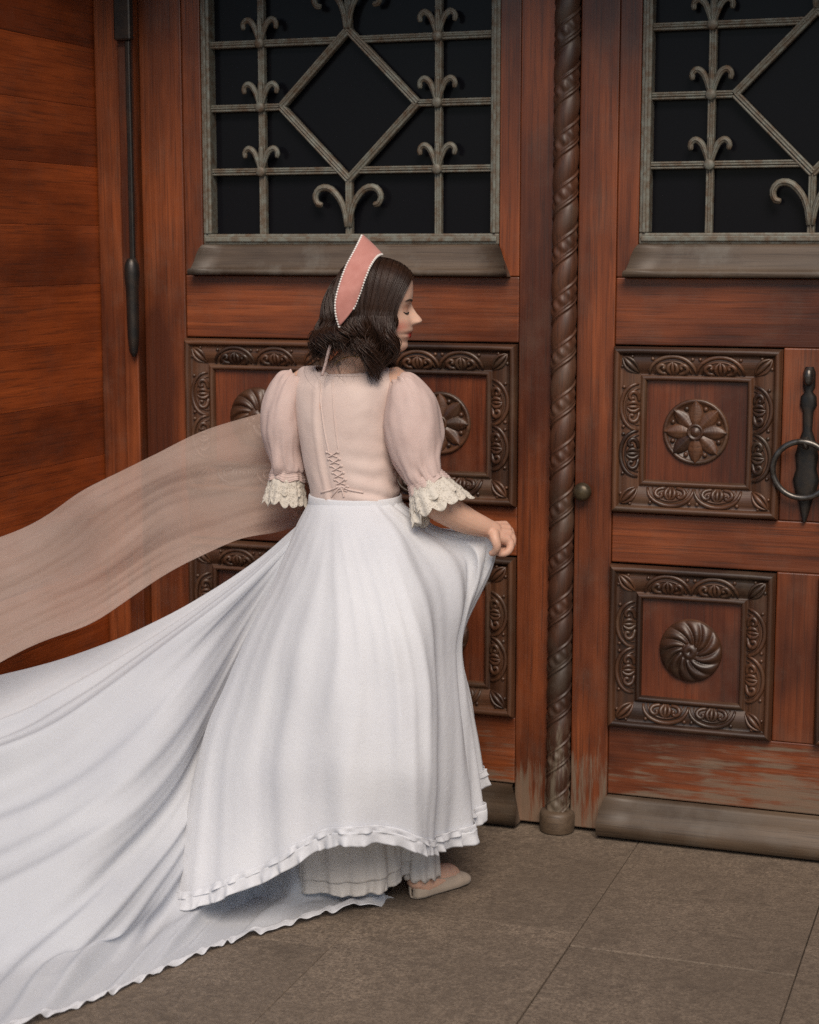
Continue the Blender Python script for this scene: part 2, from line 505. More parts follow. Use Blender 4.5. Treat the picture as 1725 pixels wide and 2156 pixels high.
def carved_panel(door, cx, cz, kind, sz=1.0):
    p = put('carved_panel', ME_field, door, (cx, 0, cz), None, (1, 1, sz))
    for q in range(4):
        ry = q * math.pi / 2
        put('moulding', ME_mould, p, None, (0, ry, 0))
        put('corner_leaf', ME_corner, p, None, (0, ry, 0))
        for sx in (-.063, .063):
            v = Matrix.Rotation(ry, 3, 'Y') @ Vector((sx, 0, 0))
            put('carved_scroll', ME_scroll, p, v, (0, ry, 0))
    if kind == 'flower':
        put('rosette', ME_dish, p, (0, .004, 0))
        put('rosette_hub', ME_hub, p, (0, .002, 0))
        for q in range(8):
            ry = q * math.pi / 4
            put('petal', ME_petal, p, (0, .003 + .001 * (q % 2), 0), (0, ry, 0))
            v = Matrix.Rotation(ry + math.pi / 8, 3, 'Y') @ Vector((0, 0, .066))
            put('carved_bead', ME_bead, p, (v.x, -.001, v.z))
    else:
        put('whirl_rosette', ME_whirl, p, (0, .004, 0))
    return p

# ------------------------------------------------------------------ grille meshes
def bar_mesh(length, w=.020, name='bar'):
    """moulded glazing bar along local X, twin beads towards -Y"""
    prof = [(-w / 2, .012), (-w / 2, -.004), (-w * .40, -.0085), (-w * .22, -.0075), (-w * .17, -.0045), (-w * .10, -.0095), (0, -.012), (w * .10, -.0095), (w * .17, -.0045),
            (w * .22, -.0075), (w * .40, -.0085), (w / 2, -.004), (w / 2, .012)]
    P = np.array([[(x, d, z) for z, d in prof] for x in (-length / 2, length / 2)])
    me = MB().grid(P).mesh(name, M_grille, True)
    return me
BARS = {}
def bar(parent, x0, z0, x1, z1, y=0.0, w=.020):
    L = round(math.hypot(x1 - x0, z1 - z0), 4)
    if (L, w) not in BARS: BARS[(L, w)] = bar_mesh(L, w)
    put('bar', BARS[(L, w)], parent, ((x0 + x1) / 2, y, (z0 + z1) / 2), (0, -math.atan2(z1 - z0, x1 - x0), 0))
def arm_pts(pts, n=18): return spline(np.array(pts, float), np.linspace(0, 1, n))
def scroll_arm(mb, pts, r, y=-.010):
    p = arm_pts(pts)
    P3 = np.stack([p[:, 0], np.full(len(p), y), p[:, 1]], 1)
    t = np.linspace(0, 1, len(p))
    rad = r * (.75 + .45 * np.sin(math.pi * np.clip(t, 0, 1)) ** .8) ; rad[-3:] *= 1.15
    mb.tube(P3, rad, 8, up=(0, 1, 0), flat=.8)
    # raised rib along the middle
    P4 = P3.copy(); P4[:, 1] -= r * .75
    mb.tube(P4, rad * .38, 6, up=(0, 1, 0))
mb = MB()
for sg in (-1, 1):
    scroll_arm(mb, [(sg * .004, .004), (sg * .011, .030), (sg * .022, .054), (sg * .038, .064), (sg * .050, .054), (sg * .049, .039)], .0075)
scroll_arm(mb, [(0, .0), (0, .02), (0, .05), (0, .068)], .0075)
lathe(mb, [(.0145, -.006), (.0145, .016), (.012, .0195), (.006, .0215), (.0001, .022)], 16)
ME_fleur = mb.mesh('fleur_scroll', M_grille)
mb = MB()
for sg in (-1, 1):
    scroll_arm(mb, [(sg * .005, .0), (sg * .010, .040), (sg * .024, .075), (sg * .052, .104), (sg * .082, .106), (sg * .098, .086), (sg * .092, .064), (sg * .078, .060)], .0085)
ME_bigscroll = mb.mesh('large_scroll', M_grille)

def glazing(door, cx):
    x0, x1, zb, zt = cx - .4435, cx + .4435, 1.627, 2.44
    g = MB()
    g.box(x0 + .004, x1 - .004, .045, .052, zb + .004, zt - .004)
    g.build('glass_pane', M_glass, door, smooth=False)
    fr = MB()
    for (a, b, c, d) in ((x0, x0 + .026, zb + .0302, zt - .0302), (x1 - .026, x1, zb + .0302, zt - .0302), (x0, x1, zb, zb + .030), (x0, x1, zt - .030, zt)):
        fr.box(a, b, .004, .05, c, d)
    gr = fr.build('grille', M_grille, door, smooth=False, bevel=.004)
    bm_ = MB(); bm_.box(x0 + .006, x1 - .006, -.002, .0035, zb + .008, zb + .022); bm_.build('frame_lip', M_grille, gr, smooth=False, bevel=.003)
    for s_ in (-1, 1):
        xx = cx + s_ * .430
        MB().box(xx - .004, xx + .004, -.002, .0035, zb + .031, zt - .031).build('frame_lip', M_grille, gr, smooth=False, bevel=.002)
    yb = .024
    zc = 2.010
    rows = (1.832, 2.010, 2.186)
    for z in rows:
        hx = max(0, .203 - abs(z - zc)) + .004 if abs(z - zc) < .2 else 0
        if abs(z - zc) > .1: hx = .203 - abs(z - zc) + .004
        bar(gr, x0 + .024, z, cx - hx, z, yb); bar(gr, cx + hx, z, x1 - .024, z, yb)
    for s_ in (-1, 1):
        xx = cx + s_ * .263
        bar(gr, xx, zb + .028, xx, zt - .028, yb + .0015)
        for z in rows:
            put('fleur_scroll', ME_fleur, gr, (xx, yb - .001, z))
    d = .203
    for (a, b, c, e) in ((-d, 0, 0, d), (0, d, d, 0), (d, 0, 0, -d), (0, -d, -d, 0)):
        bar(gr, cx + a, zc + b, cx + c, zc + e, yb - .003, .022)
    bar(gr, cx, zb + .028, cx, zc - d, yb); bar(gr, cx, zc + d, cx, zt - .028, yb)
    put('large_scroll', ME_bigscroll, gr, (cx, yb, zb + .050))
    put('large_scroll', ME_bigscroll, gr, (cx, yb, zc + d + .004))

def door_leaf(label, cx, xl, xr, kinds):
    """one leaf: cx centre of the glazing, xl and xr its edges"""
    d = thing('door', label, 'door', (cx, 0, 0), 'leaves of the carved double door')
    x0, x1 = cx - .4435, cx + .4435
    pl, pr = cx - .502, cx + .502
    H = 2.565
    B = dict(bevel=.0035, smooth=False)
    MB().box(xl, pl - .001, 0, .06, .012, H).build('stile', M_vert, d, **B)
    MB().box(pr + .001, xr, 0, .06, .012, H).build('stile', M_vert, d, **B)
    MB().box(pl, pr, .003, .058, 1.362, 1.540).build('rail', M_horz, d, **B)
    MB().box(pl, pr, .003, .058, .772, .909).build('rail', M_horz, d, **B)
    MB().box(pl, pr, .003, .058, .118, .311).build('rail', M_horz, d, **B)
    MB().box(pl, pr, .003, .058, 2.445, H).build('rail', M_horz, d, **B)
    MB().box(cx - .0555, cx + .0555, .001, .055, .3115, .7715).build('muntin', M_vert, d, **B)
    MB().box(cx - .0555, cx + .0555, .001, .055, .9095, 1.3615).build('muntin', M_vert, d, **B)
    MB().box(pl, x0 - .001, .002, .056, 1.541, 2.4445).build('inner_stile', M_vert, d, **B)
    MB().box(x1 + .001, pr, .002, .056, 1.541, 2.4445).build('inner_stile', M_vert, d, **B)
    # sill under the glass: sloped and flared
    secs = []
    for z, y, hx in ((1.6270, .010, .4435), (1.6272, -.006, .4435), (1.616, -.012, .452), (1.598, -.014, .460), (1.580, -.018, .464), (1.566, -.027, .468), (1.560, -.030, .470),
                     (1.5585, -.035, .476), (1.550, -.037, .478), (1.5415, -.033, .478), (1.5405, .010, .478)):
        xs = np.linspace(cx - hx, cx + hx, 12)
        secs.append(np.stack([xs, np.full(12, y), np.full(12, z)], 1))
    S = np.array(secs)
    mb = MB().grid(S)
    n = 12; k = len(secs)
    mb.f.append(tuple(i * n for i in range(k))); mb.f.append(tuple(i * n + n - 1 for i in range(k - 1, -1, -1)))
    mb.build('window_sill', M_sill, d)
    # foot board
    secs = []
    for z, y, hx in ((.117, .0, .498), (.1165, -.020, .500), (.108, -.026, .506), (.085, -.029, .514), (.066, -.036, .518), (.050, -.050, .521), (.012, -.052, .521), (.010, .0, .521)):
        xs = np.linspace(cx - hx, cx + hx, 12)
        secs.append(np.stack([xs, np.full(12, y), np.full(12, z)], 1))
    mb = MB().grid(np.array(secs)); k = len(secs)
    mb.f.append(tuple(i * n for i in range(k))); mb.f.append(tuple(i * n + n - 1 for i in range(k - 1, -1, -1)))
    mb.build('foot_board', M_base, d)
    glazing(d, cx)
    for (px, pz, kk, sz) in ((cx - .279, 1.1355, kinds[0], 1.0), (cx + .279, 1.1355, kinds[1], 1.0), (cx - .279, .5415, kinds[2], 1.018), (cx + .279, .5415, kinds[3], 1.018)):
        carved_panel(d, px, pz, kk, sz)
    return d
dl = door_leaf('left carved oak door leaf, behind the woman, edged by the twisted rope column', -.710, -1.347, -.111, ('whirl', 'flower', 'flower', 'whirl'))
dr = door_leaf('right carved oak door leaf with the iron ring pull and small round knob', .562, -.045, 1.178, ('flower', 'whirl', 'whirl', 'flower'))

# rope column on the left leaf
cx, RR = -.079, .032
zs = np.linspace(.062, 2.56, 1000); th = np.arange(56) * 2 * math.pi / 56
Z, T = np.meshgrid(zs, th, indexing='ij')
ph = (Z / .140 - T / (2 * math.pi)) % 1.0
f = np.zeros_like(ph)
bulge = np.clip((ph - .0) / .52, 0, 1); f += np.where(ph < .52, .006 * np.sin(math.pi * bulge) ** .7, 0)
f += .0065 * np.exp(-((ph - .575) / .022) ** 2) + .0065 * np.exp(-((ph - .965) / .022) ** 2) + .005 * np.exp(-((ph - .64) / .018) ** 2)
lf = np.clip((ph - .66) / .28, 0, 1)
f += np.where((ph > .66) & (ph < .94), .0045 * np.sin(math.pi * lf) * (.5 + .5 * np.sin(T * 9 + lf * 5)) + .002, 0)
rad = RR - .003 + f
P = np.stack([cx + rad * np.cos(T), -.008 + rad * np.sin(T), Z], -1)
MB().grid(P, closed_v=True).build('rope_column', M_rope, dl)
mb = MB()
th = np.arange(32) * 2 * math.pi / 32
prof = [(.047, .002), (.049, .006), (.049, .050), (.046, .058), (.038, .0615), (.020, .063)]
mb.grid(np.array([np.stack([cx + r * np.cos(th), -.012 + r * np.sin(th), np.full(32, z)], 1) for r, z in prof]), closed_v=True)
mb.build('column_foot', M_base, dl)
# bolt rod on the left edge
br = MB().box(-1.362, -1.346, -.058, -.044, 1.56, 2.20).build('bolt_rod', M_iron, dl, smooth=False, bevel=.004)
MB().box(-1.392, -1.338, -.066, -.042, 2.20, 2.55).build('bolt_case', M_iron, br, smooth=False, bevel=.006)
mb = MB()
mb.tube([(-1.354, -.058, z) for z in (1.585, 1.57, 1.545, 1.50, 1.42, 1.36, 1.32, 1.305)], [.014, .021, .023, .019, .018, .017, .013, .006], 14)
mb.build('bolt_handle', M_iron, br)
# knob
mb = MB()
lathe(mb, [(.012, .0), (.012, .012), (.014, .016), (.023, .020), (.0255, .028), (.024, .038), (.018, .044), (.009, .047), (.0001, .048)], 28, (0, 0, 0))
mb.build('knob', M_brass, dr, loc=(-.016, -.001, .965))
# ring pull
mb = MB()
outl = [(.010, 1.315), (.016, 1.300), (.016, 1.262), (.010, 1.250), (.020, 1.238), (.022, 1.215), (.014, 1.200), (.012, 1.150), (.022, 1.120), (.030, 1.085), (.026, 1.050), (.034, 1.020), (.026, .985), (.018, .965), (.010, .93), (.004, .91)]
rows = []
for hw, z in outl:
    q = np.array([-1, -.96, -.6, 0, .6, .96, 1])
    dd = np.array([.0, .006, .011, .013, .011, .006, .0])
    rows.append(np.stack([.574 + hw * q, -.001 - dd, np.full(7, z)], 1))
pl_ = MB().grid(np.array(rows)).build('ring_plate', M_iron, dr)
mb = MB()
mb.tube([(.574, -.010, 1.128), (.574, -.032, 1.128), (.574, -.040, 1.120), (.574, -.034, 1.110), (.574, -.012, 1.108)], .0075, 10)
mb.build('staple', M_steel, pl_)
MB().ell((.574, -.020, 1.290), (.014, .016, .024), 14, 9).build('plate_boss', M_steel, pl_)
a = np.linspace(0, 2 * math.pi, 65)[:-1]
mb = MB()
rings = []
for q in a:
    c = np.array([.566 + .074 * math.sin(q), -.034 - .006 * math.cos(q), 1.050 + .074 * math.cos(q)])
    e = np.array([math.sin(q), 0, math.cos(q)])
    b_ = np.arange(12) * 2 * math.pi / 12
    rings.append(c + .0078 * (np.cos(b_)[:, None] * e + np.sin(b_)[:, None] * np.array([0, 1, 0])))
mb.grid(np.array(rings), closed_u=True, closed_v=True)
mb.build('ring', M_steel, pl_)

# ================================================================== THE WOMAN
PX = 842.0                                     # picture units per metre where she stands
who = thing('person', 'woman in pink puff-sleeved blouse and sweeping white skirt passing the carved doors', 'person', (-.45, -.58, 0))
HC = at(785, 643, -.56)
az = R(19.5 - 2)
Fh = np.array([math.cos(az), math.sin(az), 0]); Lh = np.array([-math.sin(az), math.cos(az), 0]); Uh = np.array([0, 0, 1.0])
def head(f, l, z): return HC + np.multiply.outer(f, Fh) + np.multiply.outer(l, Lh) + np.multiply.outer(z, Uh)

body = MB()
# --- head
ys = np.concatenate([[548.5, 549.5, 551.5, 555, 560], np.arange(566, 735, 2.2), [735, 737, 739, 741, 743, 745]])
FRONT = [(548, 786), (551, 812), (555, 828), (562, 844), (575, 859), (586, 866), (600, 868.8), (619, 869), (630, 868), (638, 864), (648, 862), (660, 863), (676, 866), (684, 867.5), (690, 868.5),
         (694, 869), (698, 867), (700, 863.5), (703, 865.5), (707, 865), (711, 861), (717, 856.5), (722, 858.5), (728, 858), (734, 853), (738, 846), (742, 832), (745, 800)]
BACK = [(548, 784), (551, 762), (555, 750), (562, 738), (575, 724), (600, 711), (630, 705), (660, 709), (690, 722), (715, 738), (735, 750), (745, 770)]
WID = [(548, .002), (551, .026), (555, .038), (562, .051), (575, .064), (600, .074), (630, .0765), (655, .074), (675, .069), (695, .061), (712, .050), (725, .041), (735, .033), (741, .022), (745, .006)]
NOSE = [(630, 0), (636, .6), (642, 3.5), (650, 8.5), (660, 14.5), (667, 19.5), (672, 22.3), (676, 21.6), (679, 18), (682, 9), (685, 1), (687, 0)]
NW = [(630, .008), (650, .0095), (662, .0125), (672, .0150), (680, .0145), (690, .012)]
aa = np.linspace(-math.pi, math.pi, 161)[:-1]
aa = aa - .55 * np.sin(aa) * .9            # denser towards the face
rows = []
for y in ys:
    xf, xb, w = interp(y, FRONT), interp(y, BACK), interp(y, WID)
    ca, sa = np.cos(aa), np.sin(aa)
    e = 2 / 2.25
    fx = np.sign(ca) * np.abs(ca) ** e; ly = np.sign(sa) * np.abs(sa) ** e
    f = np.where(ca > 0, fx * (xf - 785), fx * (785 - xb)) / PX
    l = ly * w
    # eye sockets, lids, nose, cheeks, lips
    front = np.clip(ca, 0, 1)
    ez = (652 - y) / 9.0
    f = f - front * .0055 * np.exp(-ez ** 2) * (np.exp(-((np.abs(l) - .030) / .015) ** 2))
    f = f + front * .0045 * np.exp(-((651 - y) / 5.0) ** 2) * np.exp(-((np.abs(l) - .031) / .010) ** 2)
    f = f + front * .0030 * np.exp(-((676 - y) / 11.0) ** 2) * np.exp(-((np.abs(l) - .036) / .014) ** 2)
    f = f + front * interp(y, NOSE) / PX * np.exp(-(l / interp(y, NW)) ** 2)
    f = f + front * .0075 * np.exp(-((677 - y) / 4.5) ** 2) * np.exp(-((np.abs(l) - .0125) / .006) ** 2)
    f = f - front * .004 * np.exp(-((700 - y) / 3.0) ** 2) * np.exp(-((np.abs(l) - .025) / .008) ** 2)
    rows.append(head(f, l, np.full_like(f, (643 - y) / PX)))
body.grid(np.array(rows), closed_v=True)
nr, na = len(ys), len(aa)
n0 = len(body.v) - nr * na
body.f.append(tuple(n0 + i for i in range(na))); body.f.append(tuple(n0 + (nr - 1) * na + i for i in range(na - 1, -1, -1)))
for sg in (-1, 1):   # ears
    c = head(-.040, sg * .075, -.016)
    body.ell(c, (.015, .007, .027), 12, 9, M=np.stack([Fh + .0 * Uh, Lh, Uh], 1))
# --- neck
nb = at(733, 790, -.535)
nk = [head(-.018, 0, -.045), head(-.020, 0, -.085), at(758, 748, -.545), at(745, 770, -.54), nb, at(735, 815, -.53)]
body.tube(spline(np.array(nk), np.linspace(0, 1, 14)), np.interp(np.linspace(0, 1, 14), [0, .4, .65, .85, 1], [.050, .050, .052, .066, .085]), 28)
# --- torso (TX right, TY forward)
TX, TY = np.array([.995, -.06, 0]), np.array([.06, .995, 0])
SEC = [(1180, 755, .150, .115, -.555), (1110, 753, .138, .108, -.555), (1045, 748, .106, .083, -.55), (980, 740, .111, .088, -.545), (900, 732, .118, .095, -.54), (845, 732, .130, .098, -.535), (812, 732, .134, .080, -.53), (792, 733, .110, .060, -.53), (780, 735, .078, .048, -.53)]
def torso_ring(y, xc, hw, hd, Y, n=40, p=2.3):
    th = np.arange(n) * 2 * math.pi / n
    c = at(xc, y, Y)
    e = 2 / p
    ca, sa = np.cos(th), np.sin(th)
    return c + np.multiply.outer(np.sign(ca) * np.abs(ca) ** e * hw, TX) + np.multiply.outer(np.sign(sa) * np.abs(sa) ** e * hd, TY)
S = np.array([torso_ring(*s_) for s_ in SEC])
S = spline(S, np.linspace(0, 1, 40))
body.grid(S, closed_v=True)
n0 = len(body.v) - 40 * 40
body.f.append(tuple(n0 + i for i in range(40))); body.f.append(tuple(n0 + 39 * 40 + i for i in range(39, -1, -1)))
# --- arms
sh_r, el_r, wr_r = at(838, 812, -.53), at(892, 1040, -.60), at(1030, 1113, -.50)
sh_l, el_l = at(628, 812, -.53), at(604, 1015, -.56)
def limb(pts, rad, n=18, k=16):
    P_ = spline(np.array(pts, float), np.linspace(0, 1, k))
    body.tube(P_, np.interp(np.linspace(0, 1, k), np.linspace(0, 1, len(rad)), rad), n)
limb([at(800, 830, -.53), sh_r, at(868, 930, -.57), el_r], [.044, .042, .036, .034])
limb([el_r + (at(0, 0, 0) * 0), at(930, 1066, -.58), at(980, 1095, -.54), wr_r, at(1040, 1119, -.49)], [.034, .0405, .034, .0225, .024])
limb([at(665, 830, -.53), sh_l, at(610, 920, -.55), el_l], [.040, .036, .034, .032])
wr_l = at(655, 1085, -.28)
limb([el_l, (el_l + wr_l) / 2 + np.array([0, 0, .005]), wr_l], [.032, .034, .024])
# --- right hand: fist closed on the cloth
def fing(pts, rad): body.tube(spline(np.array(pts), np.linspace(0, 1, 12)), np.interp(np.linspace(0, 1, 12), np.linspace(0, 1, len(rad)), rad), 10)
for p0, p1, r0, r1 in (((1034, 1112, -.478), (1066, 1108, -.44), .018, .0145), ((1036, 1117, -.488), (1071, 1116, -.452), .019, .0155), ((1037, 1122, -.498), (1073, 1126, -.466), .019, .0155), ((1037, 1127, -.506), (1070, 1137, -.482), .0175, .0145)):
    body.tube(np.linspace(at(*p0), at(*p1), 6), np.linspace(r0, r1, 6), 12)
KN = [(1066, 1108, -.438), (1072, 1116, -.450), (1075, 1127, -.465), (1071, 1138, -.482)]
for i, (x, y, Y) in enumerate(KN):
    s_ = (.92, 1.0, .98, .86)[i]
    fing([at(x - 6, y - 1, Y), at(x + 2, y + 2, Y - .002), at(x + 4, y + 16 * s_, Y - .006), at(x - 2, y + 28 * s_, Y - .012), at(x - 14, y + 33 * s_, Y - .016), at(x - 26, y + 29 * s_, Y - .014)],
         [.0105, .0112, .0100, .0095, .0085, .0070])
fing([at(1040, 1122, -.512), at(1043, 1136, -.524), at(1047, 1150, -.524), at(1043, 1161, -.516), at(1034, 1166, -.508)], [.0145, .0125, .011, .0098, .0075])
# --- left hand, held in front of her
fdir = (wr_l - el_l) / np.linalg.norm(wr_l - el_l)
body.tube(np.array([wr_l, wr_l + fdir * .03, wr_l + fdir * .08]), [.022, .027, .024], 14, flat=.6)
for i in range(4):
    o_ = np.array([.0, 0, .024 - .016 * i])
    b0 = wr_l + fdir * .078 + o_
    fing([b0, b0 + fdir * .03, b0 + fdir * .05 + np.array([.012, 0, -.01]), b0 + fdir * .058 + np.array([.028, 0, -.02])], [.009, .0085, .008, .0065])
b0 = wr_l + fdir * .03 + np.array([.015, 0, .02])
fing([b0, b0 + fdir * .025 + np.array([.012, 0, .012]), b0 + fdir * .05 + np.array([.018, 0, .012])], [.011, .009, .007])
# --- legs and feet
heel_r, toe_r = gnd(868, 1893), gnd(986, 1852)
hip_r, hip_l = at(800, 1150, -.55), at(705, 1150, -.55)
ft = toe_r - heel_r; ft /= np.linalg.norm(ft)
ank_r = heel_r + ft * .035 + np.array([0, 0, .085])
limb([hip_r, hip_r * .5 + ank_r * .5 + ft * .03, ank_r], [.085, .060, .033], 20, 24)
limb([ank_r + np.array([0, 0, .01]), heel_r + ft * .030 + np.array([0, 0, .035]), heel_r + ft * .12 + np.array([0, 0, .035]), toe_r - ft * .045 + np.array([0, 0, .017]), toe_r - ft * .022 + np.array([0, 0, .013])], [.031, .032, .030, .018, .011], 16)
heel_l = np.array([-.73, -.66, .03]); fl = np.array([.70, .71, 0]); ank_l = heel_l + fl * .04 + np.array([0, 0, .085])
limb([hip_l, hip_l * .5 + ank_l * .5 + fl * .03, ank_l], [.085, .060, .033], 20, 24)
limb([ank_l, heel_l + fl * .03 + np.array([0, 0, .03]), heel_l + fl * .12 + np.array([0, 0, .022]), heel_l + fl * .22 + np.array([0, 0, .0])], [.031, .032, .028, .016], 16)
ob = body.build('body', M_skin, who)
md = ob.modifiers.new('remesh', 'REMESH'); md.mode = 'VOXEL'; md.voxel_size = .0026
md2 = ob.modifiers.new('smooth', 'SMOOTH'); md2.factor = .5; md2.iterations = 2
bpy.context.view_layer.update()
dg = bpy.context.evaluated_depsgraph_get()
me2 = bpy.data.meshes.new_from_object(ob.evaluated_get(dg))
ob.modifiers.clear()
ob.data = me2
me2.name = 'body'
if not me2.materials: me2.materials.append(M_skin)
me2.polygons.foreach_set('use_smooth', [True] * len(me2.polygons))
V = np.zeros(len(me2.vertices) * 3); me2.vertices.foreach_get('co', V); V = V.reshape(-1, 3)
D_ = V - HC
hf, hl, hz = D_ @ Fh, D_ @ Lh, D_ @ Uh
hy = 643 - hz * PX
base = np.array([.60, .375, .275])
tone = np.tile(base, (len(V), 1))
def paint(mask, col):
    mk = np.clip(mask, 0, 1)[:, None]
    tone[:] = tone * (1 - mk) + np.array(col) * mk
ish = (np.linalg.norm(D_, axis=1) < .17)
paint(ish * .5, (.66, .44, .34))
paint(ish * .62 * np.exp(-((hy - 685) / 12) ** 2 - ((np.abs(hl) - .050) / .016) ** 2) * (hf > .02), (.50, .12, .09))
paint(ish * .65 * np.exp(-((hy - 646) / 6.5) ** 2 - ((np.abs(hl) - .032) / .015) ** 4) * (hf > .04), (.40, .15, .085))
paint(ish * 1.3 * np.exp(-((hy - 703) / 6.6) ** 4 - (hl / .024) ** 4) * (hf > .055), (.36, .025, .022))
hand_c = at(1055, 1135, -.47)
dh = np.linalg.norm(V - hand_c, axis=1)
paint(.35 * np.exp(-(dh / .06) ** 2), (.52, .24, .18))
# small ink mark on the nape
tc = at(712, 776, -.60)
td = V - tc
tx_, tz_ = td @ RGT, td[:, 2]
near_back = (V[:, 1] < -.53) & (np.abs(tx_) < .02) & (np.abs(tz_) < .03)
paint(near_back * .75 * ((np.abs(tx_ + .25 * tz_) < .0028) & (np.abs(tz_) < .017) | ((tx_ - .002) ** 2 + (tz_ - .012) ** 2 < .0052 ** 2)), (.12, .085, .07))
at_c = me2.color_attributes.new('tone', 'FLOAT_COLOR', 'POINT')
at_c.data.foreach_set('color', np.concatenate([tone, np.ones((len(V), 1))], 1).ravel())
_p = [Vector(v) for v in V]
BV = BVHTree.FromPolygons(_p, [tuple(p.vertices) for p in me2.polygons])
def hit(bv, x, y, off=0.0):
    d = Vector(ray(x, y)); d.normalize()
    h = bv.ray_cast(Vector(CAM), d)
    return None if h[0] is None else np.array(h[0]) - np.array(d) * off
# brow and lashes, laid on the face on both sides
def face_strip(name, pts, rad):
    for sg in (-1, 1):
        out = []
        for y, l in pts:
            o_ = Vector(head(.2, sg * l, (643 - y) / PX)); h = BV.ray_cast(o_, Vector(-Fh))
            out.append(np.array(h[0]) + Fh * .0008)
        out = spline(np.array(out), np.linspace(0, 1, 12))
        MB().tube(out, rad * np.interp(np.linspace(0, 1, 12), [0, .25, .7, 1], [.7, 1.2, 1, .35]), 6).build(name, M_lash, who)
face_strip('eyebrow', [(634, .014), (631.5, .024), (630.5, .034), (633, .046)], .0022)
face_strip('eyelashes', [(656, .020), (658.5, .027), (658.5, .035), (655, .044)], .0021)

# ------------------------------------------------------------------ hair
def shell(d, off=0.0):
    """point of the hair mass in direction d (f, l, z): the head's own surface or the ellipsoid, whichever lies outside"""
    d = np.atleast_2d(d)
    f, l, z = d[:, 0], d[:, 1], d[:, 2]
    sf = np.where(f > 0, .100, .100)
    k_ = 1 / np.sqrt((f / sf) ** 2 + (l / .083) ** 2 + (z / .116) ** 2)
    bk = np.clip(-f / (np.sqrt(f * f + l * l) + 1e-6), 0, 1) ** 1.5
    zz = np.clip((.09 - k_ * z) / .13, 0, 1); zz = zz * zz * (3 - 2 * zz)
    k_ = k_ * (1 + .28 * bk * zz)
    for i, q in enumerate(d):
        if q[2] < -.1: continue
        wd = Vector(q[0] * Fh + q[1] * Lh + q[2] * Uh); wd.normalize()
        h = BV.ray_cast(Vector(HC), wd)
        if h[0] is not None and h[3] < .135: k_[i] = max(k_[i], h[3] + .0045)
    return d * (k_ + off)[:, None]
hm = MB()
# cap: directions over the crown, back and sides, not the face
tt = np.linspace(0, 1, 26)
def path_dir(theta, a, t):
    d0 = np.array([math.sin(theta), 0, math.cos(theta)])
    d1 = np.array([math.cos(a) * .97, math.sin(a) * .97, -.22])
    d1 /= np.linalg.norm(d1)
    om = math.acos(np.clip(d0 @ d1, -1, 1))
    t = np.asarray(t)[:, None]
    d = (np.sin((1 - t) * om) * d0 + np.sin(t * om) * d1) / math.sin(om)
    fr_ = np.clip((theta - R(-10)) / R(65), 0, 1) ** 1.5
    d = d + np.array([-1., 0, 0]) * .26 * fr_ * np.sin(math.pi * t ** .75) + np.array([0, .06, 0]) * fr_ * np.sin(math.pi * t)
    return d / np.linalg.norm(d, axis=1)[:, None]
def th_a(q):      # q 0 = front hairline, 1 = back
    return R(55) + (R(-75) - R(55)) * q, R(47) + (R(179) - R(47)) * q ** .9
for sg in (-1, 1):
    rows = []
    for q in np.linspace(0, 1, 40):
        th_, a_ = th_a(q)
        d = path_dir(th_, a_, tt); d[:, 1] *= sg
        p = shell(d, -.004)
        rows.append(head(p[:, 0], p[:, 1], p[:, 2]))
    hm.grid(np.array(rows))
NCL = 130
def strand(q, sg, depth, ph, jit, length, curl):
    th_, a_ = th_a(q)
    n1, n2 = 11, 17
    d = path_dir(th_, a_, np.linspace(0, 1, n1)); d[:, 1] *= sg
    p = shell(d, depth)
    out = [head(*row) for row in p]
    e = p[-1]; rad_dir = np.array([math.cos(a_), sg * math.sin(a_), 0])
    tan = np.array([-math.sin(a_), sg * math.cos(a_), 0])
    back = max(0, -math.cos(a_))
    s0 = p[-1] - p[-2]; s0 /= np.linalg.norm(s0)
    cur = p[-1].copy()
    for k_ in range(1, n2):
        t = k_ / (n2 - 1)
        z = -t * length
        amp = curl * min(1, t * 1.7) ** 1.2
        w = ph + t * 6.4
        inward = (.006 * math.sin(t * math.pi) - .030 * t ** 2.2) * (1 - .5 * back) + .012 * t * back * (1 - t)
        off = rad_dir * (inward + amp * math.sin(w)) + tan * (amp * .9 * math.cos(w))
        wind = np.array([-.022 * t ** 1.3 * back, 0, .012 * t * back])
        pt = np.array([p[-1][0], p[-1][1], p[-1][2] + z]) + off - (rad_dir * curl * 0) + wind
        out.append(head(*pt))
    P_ = np.array(out) + jit
    s_ = np.linspace(0, 1, len(P_))
    P_ = P_ + (np.sin(s_ * 15 + ph) * .0022 * np.clip(s_ * 3 - .4, 0, 1))[:, None] * (tan[0] * Fh + tan[1] * Lh)
    return P_
def ribbon(mb, P_, r):
    mb.tube(P_, np.interp(np.linspace(0, 1, len(P_)), [0, .1, .75, 1], [.5, 1, .9, .2]) * r, 3, cap=False)
hr = np.random.default_rng(3)
